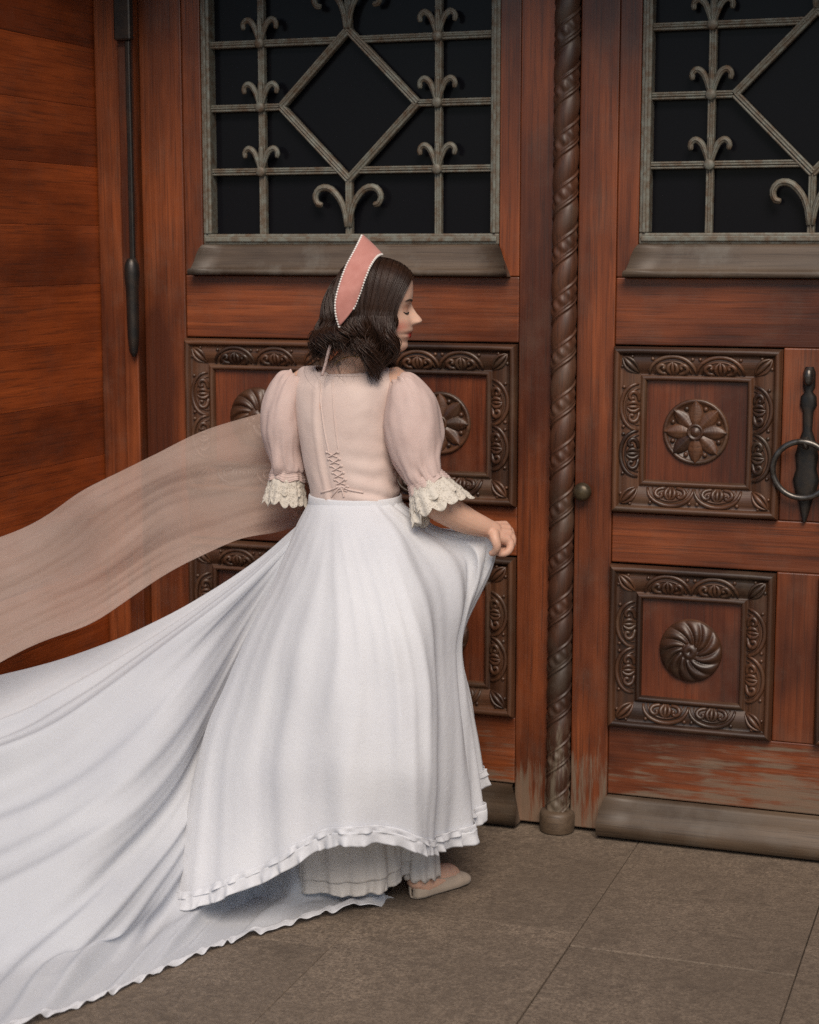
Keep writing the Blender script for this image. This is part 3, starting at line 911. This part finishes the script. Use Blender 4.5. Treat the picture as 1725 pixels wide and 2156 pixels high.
for c in range(NCL):
    sg = -1 if c % 2 == 0 else 1
    q = ((c // 2 + .5) / (NCL / 2)) * 1.0
    q = np.clip(q + hr.uniform(-.01, .01), 0, 1)
    ph0 = 2.4 * math.sin(q * 8 + sg) + hr.normal(0, .55); curl0 = hr.uniform(.013, .020)
    a_ = th_a(q)[1]
    L0 = np.interp(np.degrees(a_), [47, 70, 90, 108, 125, 145, 160, 180], [.112, .155, .155, .108, .090, .088, .100, .112]) * hr.uniform(.85, 1.12)
    cl_off = hr.normal(0, 1, 3) * .002
    for k_ in range(30):
        qq = np.clip(q + hr.normal(0, .008), 0, 1)
        P_ = strand(qq, sg, hr.uniform(-.005, .0035), ph0 + hr.normal(0, .26), cl_off * np.linspace(0, 1, 27)[:, None], L0 * hr.uniform(.86, 1.05), curl0 * hr.uniform(.8, 1.2))
        fr = hr.normal(0, 1, 3) * .0035
        P_ = P_ + np.linspace(0, 1, len(P_))[:, None] ** 1.5 * fr
        ribbon(hm, P_, hr.uniform(.0008, .0015))
# flyaways
for k_ in range(110):
    P_ = strand(hr.uniform(.35, 1), hr.choice([-1, 1]), hr.uniform(.002, .006), hr.uniform(0, 6.28), np.zeros((27, 3)), hr.uniform(.1, .17), hr.uniform(.012, .03))
    P_ = P_ + np.linspace(0, 1, len(P_))[:, None] ** 2 * hr.normal(0, 1, 3) * .02
    ribbon(hm, P_, .0006)
hm.build('hair', M_hair, who)

# ------------------------------------------------------------------ headband (tall velvet band, pearls on both edges)
t = np.linspace(0, 1, 28)
inn = np.stack([.022 - .061 * t ** 1.3, -.087 * np.sin(t * math.pi / 2), -.004 + .121 * np.cos(t * math.pi / 2)], 1)
out_c = np.array([(-.0255, 0, .171), (-.041, -.034, .135), (-.060, -.064, .096), (-.075, -.086, .052), (-.084, -.097, .012), (-.083, -.096, -.020), (-.076, -.090, -.048)])
di = inn / np.linalg.norm(inn, axis=1)[:, None]; inn2 = shell(di, .009); inn = np.where(t[:, None] < .8, inn2, inn * .2 + inn2 * .8)
outr = spline(out_c, t)
rows = []
for w in np.linspace(0, 1, 9):
    bow = math.sin(math.pi * w) * .004
    L_ = inn * (1 - w) + outr * w
    L_[:, 1] -= bow * np.sin(t * math.pi / 2); L_[:, 0] += bow * .5
    full = np.concatenate([L_[::-1] * np.array([1, 1, 1]), L_[1:] * np.array([1, -1, 1])])
    rows.append(head(full[:, 0], full[:, 1], full[:, 2]))
hbnd = MB().grid(np.array(rows)).build('headband', M_velvet, who, solid=.005)
mb = MB()
for E_ in (rows[0], rows[-1]):
    E_ = np.array(E_)
    sl = np.concatenate([[0], np.cumsum(np.linalg.norm(np.diff(E_, axis=0), axis=1))])
    for s_ in np.arange(0, sl[-1], .0066):
        p = np.array([np.interp(s_, sl, E_[:, k_]) for k_ in range(3)])
        mb.ell(p, (.0036,) * 3, 7, 5)
tag(mb.build('pearl_trim', M_pearl, hbnd), kind='stuff')
def ribbon_strip(pts, w, name, mat, parent):
    P_ = spline(np.array(pts), np.linspace(0, 1, 16))
    MB().grid(np.stack([P_ - RGT * w / 2, P_ - FWD * .003, P_ + RGT * w / 2], 1)).build(name, mat, parent, solid=.001)
ribbon_strip([at(700, 712, -.655), at(692, 740, -.655), at(686, 765, -.648), at(678, 792, -.645)], .007, 'ribbon_tie', M_sleeve, hbnd)


# ------------------------------------------------------------------ blouse
BS = [(1062, 748, .113, .090, -.55), (1030, 746, .112, .091, -.55), (980, 738, .117, .096, -.545), (930, 733, .121, .101, -.54), (880, 730, .128, .104, -.535), (842, 731, .137, .103, -.53), (815, 731, .143, .092, -.53), (798, 731, .138, .078, -.53)]
NU, NVB = 120, 90
S = np.array([torso_ring(*s_, n=NU) for s_ in BS])
# neckline: sides high on the shoulder, back dipping
th = np.arange(NU) * 2 * math.pi / NU
top = at(732, 785, -.53) + np.multiply.outer(np.cos(th) * .124, TX) + np.multiply.outer(np.sin(th) * .066, TY); top[:, 2] += .010 * np.cos(th) ** 2
nec = at(732, 787, -.53) + np.multiply.outer(np.cos(th) * .084, TX) + np.multiply.outer(np.sin(th) * .061, TY); nec[:, 2] += .016 * np.cos(th) ** 2 - .012 * np.clip(-np.sin(th), 0, 1) ** 3
S = np.concatenate([S, top[None], nec[None]])
S = spline(S, np.linspace(0, 1, NVB))
S = np.transpose(S, (1, 0, 2))                    # u around, v up
N = normals(S, True)
if ((S - S.mean((0, 1))) * N).sum() < 0: N = -N
U_, V_ = np.meshgrid(th, np.linspace(0, 1, NVB), indexing='ij')
backu = ((U_ - 1.5 * math.pi + math.pi) % (2 * math.pi) - math.pi)          # 0 at the spine
dsp = .0010 * vnoise2(U_ * 5 + 10, V_ * 12, 5) + .0016 * vnoise2(U_ * 1.6, V_ * 5, 6)
wr_ = np.exp(-(V_ / .30) ** 2) * np.clip(backu / .5, 0, 1)
dsp += .0034 * wr_ * np.sin(V_ * 75 + backu * 3.5 + vnoise2(U_ * 2, V_ * 4, 8) * 2.5)
dsp += .004 * np.exp(-((backu + .24 - V_ * .0) / .05) ** 2) * (V_ < .97) - .004 * np.exp(-((backu + .16) / .05) ** 2) * (V_ < .97)
dsp += .003 * np.exp(-((backu - .62 - .3 * (V_ - .5)) / .16) ** 2) * np.exp(-((V_ - .55) / .22) ** 2)
S = S + N * dsp[..., None]
blo = MB().grid(S, closed_u=True).build('blouse', M_blouse, who, solid=.0025)
bvB = BVHTree.FromPolygons([Vector(p) for p in S.reshape(-1, 3)], [(i * NVB + j, ((i + 1) % NU) * NVB + j, ((i + 1) % NU) * NVB + j + 1, i * NVB + j + 1) for i in range(NU) for j in range(NVB - 1)])
def cord(pts, r, name, mat, parent, bv, off=.003, n=24):
    P_ = []
    for x, y in spline(np.array(pts, float), np.linspace(0, 1, n)):
        h = hit(bv, x, y, off)
        if h is not None: P_.append(h)
    if len(P_) > 3: MB().tube(P_, r, 6).build(name, mat, parent)
for i in range(6):
    y0 = 952 + i * 14.5; x0 = 690 + i * 4.2
    cord([(x0, y0), (x0 + 9, y0 + 6), (x0 + 20, y0 + 10)], .0016, 'lacing_cord', M_blouse, blo, bvB)
    cord([(x0 + 20, y0 - 2), (x0 + 11, y0 + 5), (x0 + 1, y0 + 10)], .0016, 'lacing_cord', M_blouse, blo, bvB, .0045)
    for dx in (-2, 21):
        h = hit(bvB, x0 + dx, y0, .002)
        if h is not None: MB().ell(h, (.0042, .003, .0035), 8, 6).build('lacing_loop', M_blouse, blo)
cord([(676, 1037), (700, 1030), (717, 1024), (735, 1031), (765, 1037)], .0024, 'lacing_cord', M_blouse, blo, bvB)
cord([(717, 1024), (706, 1036), (698, 1046)], .0024, 'lacing_cord', M_blouse, blo, bvB)
cord([(717, 1024), (722, 1036), (724, 1046)], .0024, 'lacing_cord', M_blouse, blo, bvB)
cord([(672, 800), (676, 850), (683, 905), (693, 955)], .0026, 'placket_seam', M_blouse, blo, bvB, .001)
cord([(700, 800), (702, 850), (707, 905), (714, 955)], .0024, 'placket_seam', M_blouse, blo, bvB, .001)
cord([(662, 783), (690, 789), (722, 792), (755, 791), (788, 787)], .0026, 'neckline_piping', M_blouse, blo, bvB, .001)

def sleeve(secs, seed, cuff_c, cuff_n, cuff_a, cuff_r, lace_len, flare):
    """secs: (point, half-width across the picture, half-depth, axis across)"""
    n = 96
    th = np.arange(n) * 2 * math.pi / n
    rings = []
    for c, hw, hd, ax in secs:
        ax = np.array(ax, float); ax /= np.linalg.norm(ax)
        rings.append(c + np.multiply.outer(np.cos(th) * hw, ax) + np.multiply.outer(np.sin(th) * hd, FWD))
    S = spline(np.array(rings), np.linspace(0, 1, 70))
    S = np.transpose(S, (1, 0, 2))
    N = normals(S, True)
    if ((S - S.mean(0)) * N).sum() < 0: N = -N
    U_, V_ = np.meshgrid(th, np.linspace(0, 1, 70), indexing='ij')
    g = np.sin(U_ * 11 + vnoise2(U_ * 1.5, V_ * 3, seed) * 2.2) * .6 + np.sin(U_ * 17 + 1.3 + V_ * 1.5) * .4
    amp = .0010 + .0065 * np.exp(-((V_ - 1) / .22) ** 2) + .0050 * np.exp(-(V_ / .15) ** 2)
    d = g * amp * (.6 + .7 * vnoise2(U_ * 3, V_ * 2, seed + 5)) + .0075 * vnoise2(U_ * 1.3 + V_ * 2.0, V_ * 3.5, seed + 1) + .002 * vnoise2(U_ * 4, V_ * 9, seed + 2)
    S = S + N * d[..., None]
    sl = MB().grid(S, closed_u=True).build('puff_sleeve', M_sleeve, who, solid=.0015)
    # gathered frill and two tiers of scalloped lace
    cn = np.array(cuff_n, float); cn /= np.linalg.norm(cn)
    ca = np.array(cuff_a, float); ca -= cn * (ca @ cn); ca /= np.linalg.norm(ca)
    cb = np.cross(cn, ca)
    def tier(name, mat, r0, r1, l0, l1, nsc, amp_, scal, sd):
        m_ = 240; th = np.arange(m_) * 2 * math.pi / m_
        rows = []
        K = 16
        for k_ in range(K):
            t = k_ / (K - 1)
            wob = 1 + amp_ * t ** .8 * (np.sin(th * nsc / 2 + sd) + .6 * np.sin(th * nsc + sd * 2) + .6 * vnoise(th * 3 / math.pi * 2, int(sd * 7) + 3, 12))
            rad_ = (r0 + (r1 - r0) * t ** .75) * wob
            sc = np.abs(np.sin(th * nsc / 2 + sd)) ** .6
            ln = l0 + (l1 - l0) * t - (scal * (1 - sc)) * t ** 2 + .004 * np.sin(th * 5 + sd) * t
            relief = .0012 * np.sin(t * 26) * (sc > .2)
            rows.append(cuff_c + np.multiply.outer(np.cos(th) * (rad_ + relief), ca) + np.multiply.outer(np.sin(th) * (rad_ + relief) * .9, cb) + np.multiply.outer(ln, cn))
        MB().grid(np.array(rows), closed_v=True).build(name, mat, sl, solid=.0015)
    tier('cuff_frill', M_sleeve, cuff_r * 1.0, cuff_r * 1.16, -.012, .014, 15, .05, .0, .4)
    tier('lace_cuff', M_lace, cuff_r * .95, cuff_r * flare, -.002, lace_len, 13, .09, .016, .9)
    tier('lace_cuff', M_lace, cuff_r * .97, cuff_r * (flare * .92), -.001, lace_len * .68, 15, .08, .013, 2.1)
ax1 = RGT * .86 + UPV * .5
sleeve([(at(836, 797, -.53), .022, .050, RGT * .7 + UPV * .5), (at(846, 806, -.535), .040, .062, RGT * .85 + UPV * .35), (at(860, 845, -.54), .066, .078, RGT * .95 + UPV * .2), (at(866, 900, -.55), .074, .083, RGT * .97 + UPV * .15),
        (at(876, 950, -.565), .068, .074, RGT * .92 + UPV * .3), (at(885, 985, -.58), .053, .058, ax1), (at(897, 1014, -.59), .044, .046, ax1)], 21,
       at(899, 1016, -.592), at(930, 1075, -.60) - at(899, 1016, -.592), ax1, .0455, .086, 1.62)
sleeve([(at(626, 793, -.53), .022, .050, RGT * .7 - UPV * .5), (at(616, 804, -.535), .040, .062, RGT * .9 - UPV * .3), (at(602, 850, -.545), .052, .074, RGT * .98 - UPV * .1), (at(598, 905, -.55), .054, .078, RGT),
        (at(599, 950, -.555), .044, .062, RGT), (at(604, 985, -.56), .040, .048, RGT), (at(605, 998, -.56), .037, .040, RGT)], 33,
       at(604, 998, -.56), at(600, 1060, -.565) - at(604, 998, -.56), RGT, .039, .080, 1.32)

# necklace
P_ = []
for x, y in spline(np.array([(704, 768), (716, 757), (736, 751), (756, 752), (774, 764), (788, 782)], float), np.linspace(0, 1, 30)):
    h = hit(BV, x, y, .002)
    if h is not None: P_.append(h)
MB().tube(P_, .0011, 6).build('necklace', M_gold, who)

# ------------------------------------------------------------------ skirt
def ridge(x): return (.5 + .5 * np.cos(2 * math.pi * x)) ** 1.6
def ang_ring(y, xc, hw, hd, Y, angs):
    c = at(xc, y, Y)
    return np.array([c + math.cos(a) * hw * TX + math.sin(a) * hd * TY for a in angs])
angs = [R(a) for a in (0, -7, -20, -45, -70, -95, -120, -148, -180, -220, -260, -300, -335, -353)]
W0 = ang_ring(1050, 748, .116, .094, -.55, angs)
ROW = [
    [(928, 1112, -.50), (915, 1113, -.525), (888, 1117, -.575), (838, 1140, -.70), (770, 1150, -.74), (708, 1150, -.74), (654, 1148, -.70), (616, 1140, -.62), (618, 1135, -.52), (660, 1130, -.42), (740, 1130, -.38), (820, 1125, -.39), (890, 1112, -.45), (915, 1111, -.475)],
    [(1044, 1150, -.474), (1026, 1152, -.492), (975, 1190, -.535), (878, 1270, -.78), (790, 1285, -.84), (702, 1290, -.85), (618, 1285, -.80), (562, 1272, -.68), (572, 1262, -.50), (640, 1250, -.34), (760, 1240, -.27), (880, 1215, -.29), (985, 1160, -.44), (1028, 1148, -.46)],
    [(970, 1342, -.44), (968, 1355, -.49), (950, 1370, -.58), (905, 1435, -.82), (808, 1440, -.90), (696, 1445, -.92), (584, 1440, -.88), (496, 1428, -.73), (525, 1415, -.48), (620, 1390, -.28), (770, 1380, -.20), (885, 1365, -.22), (950, 1340, -.33), (965, 1336, -.40)],
    [(988, 1500, -.40), (984, 1520, -.48), (968, 1550, -.60), (915, 1610, -.84), (822, 1610, -.93), (690, 1610, -.96), (552, 1615, -.93), (425, 1600, -.80), (480, 1570, -.46), (600, 1530, -.24), (770, 1520, -.16), (890, 1500, -.18), (955, 1490, -.28), (980, 1490, -.34)],
    [(1005, 1640, -.37), (998, 1690, -.48), (982, 1738, -.60), (918, 1785, -.80), (832, 1766, -.92), (700, 1762, -.97), (545, 1845, -.99), (372, 1900, -.95), (420, 1800, -.50), (580, 1680, -.22), (770, 1655, -.14), (900, 1640, -.16), (975, 1625, -.26), (998, 1625, -.31)],
]
C = np.array([W0] + [[at(*p) for p in row] for row in ROW])          # v, u
C = np.transpose(C, (1, 0, 2))
NU, NV = 420, 150
S = surf(C, NU, NV, True)
N = normals(S, True)
if ((S - S.mean(0)) * N).sum() < 0: N = -N
u = np.arange(NU) / NU; v = np.linspace(0, 1, NV)
U_, V_ = np.meshgrid(u, v, indexing='ij')
warp = .028 * np.sin(2 * math.pi * U_ * 3 + 1) + .010 * np.sin(V_ * 4 + U_ * 12)
near_hand = np.exp(-((U_ - .135) / .085) ** 4)
fold = .55 * ridge(8 * (U_ + warp)) + .30 * ridge(15 * (U_ - warp * .7) + .3) - .35
fold2 = ridge(17 * (U_ + .006 * np.sin(V_ * 5)) + .25) + .35 * ridge(33 * U_ + .4 * np.sin(V_ * 4)) - .5
amp = .042 * np.clip(V_ - .12, 0, 1) ** 1.15
fine = ridge(38 * (U_ + .010 * np.sin(V_ * 3 + U_ * 20)) + .8 * vnoise2(U_ * 9, V_ * 2, 47)) * (.5 + .5 * vnoise2(U_ * 12, V_ * 2, 48))
d = fine * .010 * np.clip(V_ - .03, 0, 1) ** .8 + fold * amp * (1 - .3 * near_hand) + fold2 * near_hand * (.004 + .036 * np.clip(V_ - .10, 0, 1) ** 1.1)
d += .0022 * vnoise2(U_ * 26, V_ * 10, 41) * np.clip(V_ * 6, 0, 1) + .005 * vnoise2(U_ * 14, V_ * 6, 42) * np.clip(V_ * 3, 0, 1)
# pull folds running from the hand
pull = np.exp(-(np.minimum(np.abs(U_ - .09), 1 - np.abs(U_ - .09)) / .07) ** 2) * np.exp(-((V_ - .42) / .2) ** 2)
d += .006 * pull * np.sin(U_ * 120 + V_ * 20 + 2 * vnoise2(U_ * 20, V_ * 6, 44))
pin = np.exp(-(np.minimum(U_, 1 - U_) / .018) ** 2 - ((V_ - .4) / .05) ** 2)
S = S + N * (d * (1 - pin))[..., None]
sk = MB().grid(S, closed_u=True).build('skirt', M_skirt, who, solid=.0015)
def frill(P_, name, parent, mat, h=.040, wav=.008, freq=420, sd=1, lift=None, out=None):
    """gathered frill along the hem line P_, running in direction lift, standing off along out"""
    n = len(P_)
    s_ = np.concatenate([[0], np.cumsum(np.linalg.norm(np.diff(P_, axis=0), axis=1))])
    T = np.gradient(P_, axis=0); T /= np.linalg.norm(T, axis=1)[:, None] + 1e-9
    if out is None: out = np.cross(T, lift)
    out = out / (np.linalg.norm(out, axis=1)[:, None] + 1e-9)
    ph = s_ * freq / 4 + 2.2 * vnoise(s_ * 14, 4 + sd)
    big = vnoise(s_ * 18, 9 + sd)
    rows = []
    for k_ in range(9):
        t = k_ / 8
        w = .0055 + wav * (.25 + .75 * abs(2 * t - .55)) * (.55 * np.sin(ph + t * 1.2) + .3 * np.sin(ph * 1.7 + sd) + .6 * big)
        zz = t * h * (1 + .10 * vnoise(s_ * 24, 14 + sd) + .05 * np.sin(ph * .5))
        rows.append(P_ + out * w[:, None] + lift * zz[:, None] + T * (.002 * np.sin(ph * .8 + 3 * t))[:, None])
    MB().grid(np.array(rows)).build(name, mat, parent, solid=.0012)
def dense(P_, n): return spline(P_, np.linspace(0, 1, n))
hem = np.concatenate([S[:, -1], S[:1, -1]])
vdir = S[:, -1] - S[:, -5]; vdir /= np.linalg.norm(vdir, axis=1)[:, None]; vdir = np.concatenate([vdir, vdir[:1]])
HN = np.concatenate([N[:, -1], N[:1, -1]])
frill(dense(hem - vdir * .012 + HN * .002, 1800), 'hem_frill', sk, M_skirt, .032, .0060, 520, 1, dense(vdir, 1800), dense(HN, 1800))
frill(dense(hem - vdir * .026 + HN * .003, 1800), 'hem_frill', sk, M_skirt, .018, .0055, 460, 4, dense(vdir, 1800), dense(HN, 1800))
# waistband
wb = []
th = np.arange(120) * 2 * math.pi / 120
for y, k_ in ((1040, 1.0), (1043, 1.02), (1062, 1.035), (1066, 1.02)):
    c = at(748, y, -.55)
    r_ = c + np.multiply.outer(np.cos(th) * .1175 * k_, TX) + np.multiply.outer(np.sin(th) * .0955 * k_, TY)
    r_[:, 2] += .004 * np.sin(th)
    wb.append(r_)
MB().grid(np.array(wb), closed_v=True).build('waistband', M_skirt, sk, solid=.003)

# ------------------------------------------------------------------ added train cloth to the left, in place of the skirt's motion blur
g_ = lambda x, y, z=.004: tuple(gnd(x, y, z))
def A(*p): return tuple(at(*p))
TR = [
    [A(655, 1085, -.55), A(530, 1185, -.56), A(345, 1300, -.66), A(140, 1395, -.78), A(-60, 1480, -.86), A(-320, 1570, -.95)],
    [A(648, 1105, -.57), A(500, 1260, -.64), A(300, 1420, -.80), A(100, 1560, -.97), A(-110, 1660, -1.08), A(-340, 1770, -1.16)],
    [A(640, 1125, -.59), A(485, 1340, -.62), A(320, 1570, -.92), A(130, 1750, -1.12), A(-90, 1890, -1.26), A(-330, 2030, -1.36)],
    [A(632, 1150, -.61), A(490, 1420, -.60), A(370, 1690, -.86), A(215, 1890, -1.20), A(20, 2050, -1.42), g_(-170, 2200)],
    [A(625, 1170, -.62), A(520, 1470, -.58), A(460, 1740, -.76), A(390, 1890, -.97), A(290, 1985, -1.17), g_(150, 2120)],
    [A(640, 1190, -.62), A(590, 1480, -.56), A(570, 1740, -.64), A(545, 1860, -.75), A(510, 1930, -.88), g_(455, 1990)],
    [A(690, 1200, -.62), A(680, 1480, -.68), A(680, 1740, -.72), A(680, 1830, -.72), A(675, 1890, -.74), g_(668, 1925)],
    [A(740, 1200, -.62), A(760, 1480, -.66), A(775, 1720, -.68), A(785, 1800, -.68), A(795, 1850, -.68), A(805, 1880, -.665)],
]
C = np.array(TR)
NU, NV = 360, 170
S = surf(C, NU, NV)
N = normals(S)
if (N @ np.array([0, -.6, .8])).mean() < 0: N = -N
U_, V_ = np.meshgrid(np.linspace(0, 1, NU), np.linspace(0, 1, NV), indexing='ij')
wz = U_ + .020 * np.sin(V_ * 6 + U_ * 9) + .03 * np.sin(U_ * 11)
fold = 1.1 * ridge(6.0 * wz + .15) + .6 * ridge(11 * wz + .4 * V_) + .28 * ridge(23 * wz + .6 * np.sin(V_ * 3)) - .7
amp = .002 + .055 * V_ ** 1.1 * (1 - .75 * np.clip((U_ - .5) * 2, 0, 1)) * (1 - .8 * (V_ > 2))
gl = 1 - np.clip((V_ - .88) / .12, 0, 1) * np.clip((U_ - .38) / .1, 0, 1) * .8
d = fold * amp * gl + .010 * vnoise2(U_ * 9, V_ * 5, 51) * V_ + .004 * vnoise2(U_ * 24, V_ * 12, 52) * V_
S = S + N * d[..., None]
S[:, :, 2] = np.maximum(S[:, :, 2], .003 + .002 * V_)
tr = MB().grid(S).build('skirt_blur_train', M_blur_train, who, solid=.0015)
hem = S[:, -1]; vdir = hem - S[:, -5]; vdir[:, 2] *= .3; vdir /= np.linalg.norm(vdir, axis=1)[:, None]
frill(dense(hem, 1400), 'hem_frill', tr, M_skirt, .034, .006, 400, 6, dense(vdir, 1400), dense(N[:, -1], 1400))

# ------------------------------------------------------------------ underskirt seen below the hem
PT = [[A(640, 1600, -.72), A(630, 1740, -.76), A(625, 1850, -.77)], [A(720, 1600, -.74), A(720, 1740, -.78), A(722, 1862, -.78)], [A(790, 1600, -.72), A(800, 1740, -.74), A(812, 1850, -.745)],
      [A(840, 1600, -.66), A(852, 1720, -.66), A(866, 1812, -.66)], [A(880, 1600, -.58), A(895, 1700, -.58), A(910, 1790, -.57)], [A(880, 1600, -.42), A(890, 1690, -.40), A(905, 1765, -.40)]]
S = surf(np.array(PT), 150, 50)
N = normals(S); U_, V_ = np.meshgrid(np.linspace(0, 1, 150), np.linspace(0, 1, 50), indexing='ij')
S = S + N * (.012 * ridge(9 * U_) * V_ + .004 * vnoise2(U_ * 30, V_ * 4, 61))[..., None]
pt = MB().grid(S).build('underskirt', M_petti, who, solid=.001)
hem = S[:, -1]
frill(dense(hem, 900), 'lace_hem', pt, M_petti, .036, .004, 500, 2, np.tile([0, 0, -1.0], (900, 1)), dense(N[:, -1], 900))
# lace stocking top round the right ankle
th = np.arange(80) * 2 * math.pi / 80
rows = []
for k_ in range(14):
    t = k_ / 13
    c = ank_r + np.array([0, 0, .10 - .125 * t]) - ft * .004
    r_ = .040 + .006 * t
    sc = .010 * np.abs(np.sin(th * 5)) * t ** 2
    w = 1 + .07 * np.sin(th * 10) * t + .04 * np.sin(th * 4 + 1)
    rows.append(c + np.multiply.outer(np.cos(th) * r_ * w, [1, 0, 0]) + np.multiply.outer(np.sin(th) * r_ * w, [0, 1, 0]) - np.multiply.outer(sc, [0, 0, 1]))
MB().grid(np.array(rows), closed_v=True).build('lace_pantalette', M_petti, who, solid=.0012)

# ------------------------------------------------------------------ shoes
def shoe(heel, fd, name='shoe', L=None):
    fd = np.array([fd[0], fd[1], 0.]); fd /= np.linalg.norm(fd); sd_ = np.array([-fd[1], fd[0], 0])
    L = L or .245
    xs = np.linspace(0, 1, 30)
    w = np.interp(xs, [0, .03, .12, .3, .5, .7, .85, .95, 1], [.004, .018, .028, .029, .033, .037, .033, .020, .002])
    h = np.interp(xs, [0, .05, .2, .45, .62, .70, .8, .92, 1], [.050, .054, .050, .038, .036, .040, .034, .024, .010])
    op = np.interp(xs, [0, .06, .2, .5, .62, .70, .74, 1], [.2, .75, .92, .9, .75, .45, 0, 0])     # opening half-width share
    P_ = []
    for x, ww, hh, oo in zip(xs, w, h, op):
        row = []
        for q in np.linspace(-1, 1, 17):
            a_ = q * math.pi / 2
            yy = ww * math.copysign(min(1, abs(math.sin(a_ * 1.0)) ** .8 * 1.0), q)
            # section: sole (centre) up the wall and in over the top
            if abs(q) < .45: l, z = ww * q / .45 * .92, 0.002
            elif abs(q) < .75: f_ = (abs(q) - .45) / .30; l, z = math.copysign(ww * (.92 + .10 * math.sin(f_ * math.pi)), q), hh * .78 * f_ + .002
            else: f_ = (abs(q) - .75) / .25; l, z = math.copysign(ww * (.92 - (.92 - oo) * f_), q), hh * (.78 + .22 * math.sin(f_ * math.pi / 2))
            row.append(np.array([heel[0], heel[1], heel[2]]) + fd * (x * L) + sd_ * l + np.array([0, 0, z]))
        P_.append(row)
    o = MB().grid(np.array(P_)).build(name, M_shoe, who, solid=.0022)
    rim = [p[0] for p in P_[:22]][::-1] + [p[-1] for p in P_[:22]]
    MB().tube(rim, .0018, 6).build('shoe_binding', M_shoe, o)
shoe(np.array([heel_r[0], heel_r[1], .001]) - ft * .0, ft, L=float(np.linalg.norm(toe_r - heel_r)))
shoe(np.array([heel_l[0], heel_l[1], .001]), fl)

# ------------------------------------------------------------------ added gauze sheet, standing in for the motion blur of her blouse
SH = [
    [A(660, 862, -.42), A(575, 864, -.45), A(455, 893, -.52), A(335, 950, -.62), A(215, 1015, -.74), A(95, 1078, -.78), A(-60, 1150, -.83), A(-280, 1250, -.92)],
    [A(660, 930, -.42), A(575, 945, -.46), A(455, 965, -.54), A(340, 1015, -.65), A(215, 1080, -.78), A(95, 1145, -.83), A(-60, 1220, -.88), A(-280, 1320, -.97)],
    [A(660, 1000, -.42), A(575, 1015, -.47), A(460, 1045, -.56), A(345, 1085, -.67), A(215, 1150, -.81), A(95, 1215, -.86), A(-60, 1290, -.92), A(-280, 1390, -1.0)],
    [A(655, 1060, -.42), A(580, 1080, -.48), A(480, 1100, -.58), A(360, 1145, -.69), A(215, 1225, -.84), A(95, 1290, -.89), A(-60, 1362, -.95), A(-280, 1460, -1.04)],
    [A(650, 1100, -.43), A(585, 1118, -.49), A(490, 1138, -.60), A(370, 1195, -.72), A(215, 1290, -.86), A(95, 1352, -.91), A(-60, 1425, -.98), A(-280, 1520, -1.07)],
]
S = surf(np.array(SH), 120, 160)
N = normals(S)
U_, V_ = np.meshgrid(np.linspace(0, 1, 120), np.linspace(0, 1, 160), indexing='ij')
wz = U_ + .03 * np.sin(V_ * 5 + 2) + .02 * np.sin(V_ * 11 + U_ * 8)
fold = ridge(2.6 * wz) + .5 * ridge(5 * wz + .3 + .6 * V_) + .12 * ridge(13 * wz + .9 * np.sin(V_ * 4))
S = S + N * (fold * (.004 + .012 * V_) + .016 * vnoise2(U_ * 4, V_ * 6, 71))[..., None]
S[:, :, 2] += (.006 * np.sin(V_ * 13 + U_ * 2.5 + 1) + .004 * np.sin(V_ * 23 - U_ * 3)) * np.clip(V_ * 2.5, 0, 1)
S[:, :, 1] += .03 * np.sin(V_ * 9 + U_ * 3.0) * V_
MB().grid(S).build('blouse_blur_gauze', M_blur_gauze, who, solid=.001)
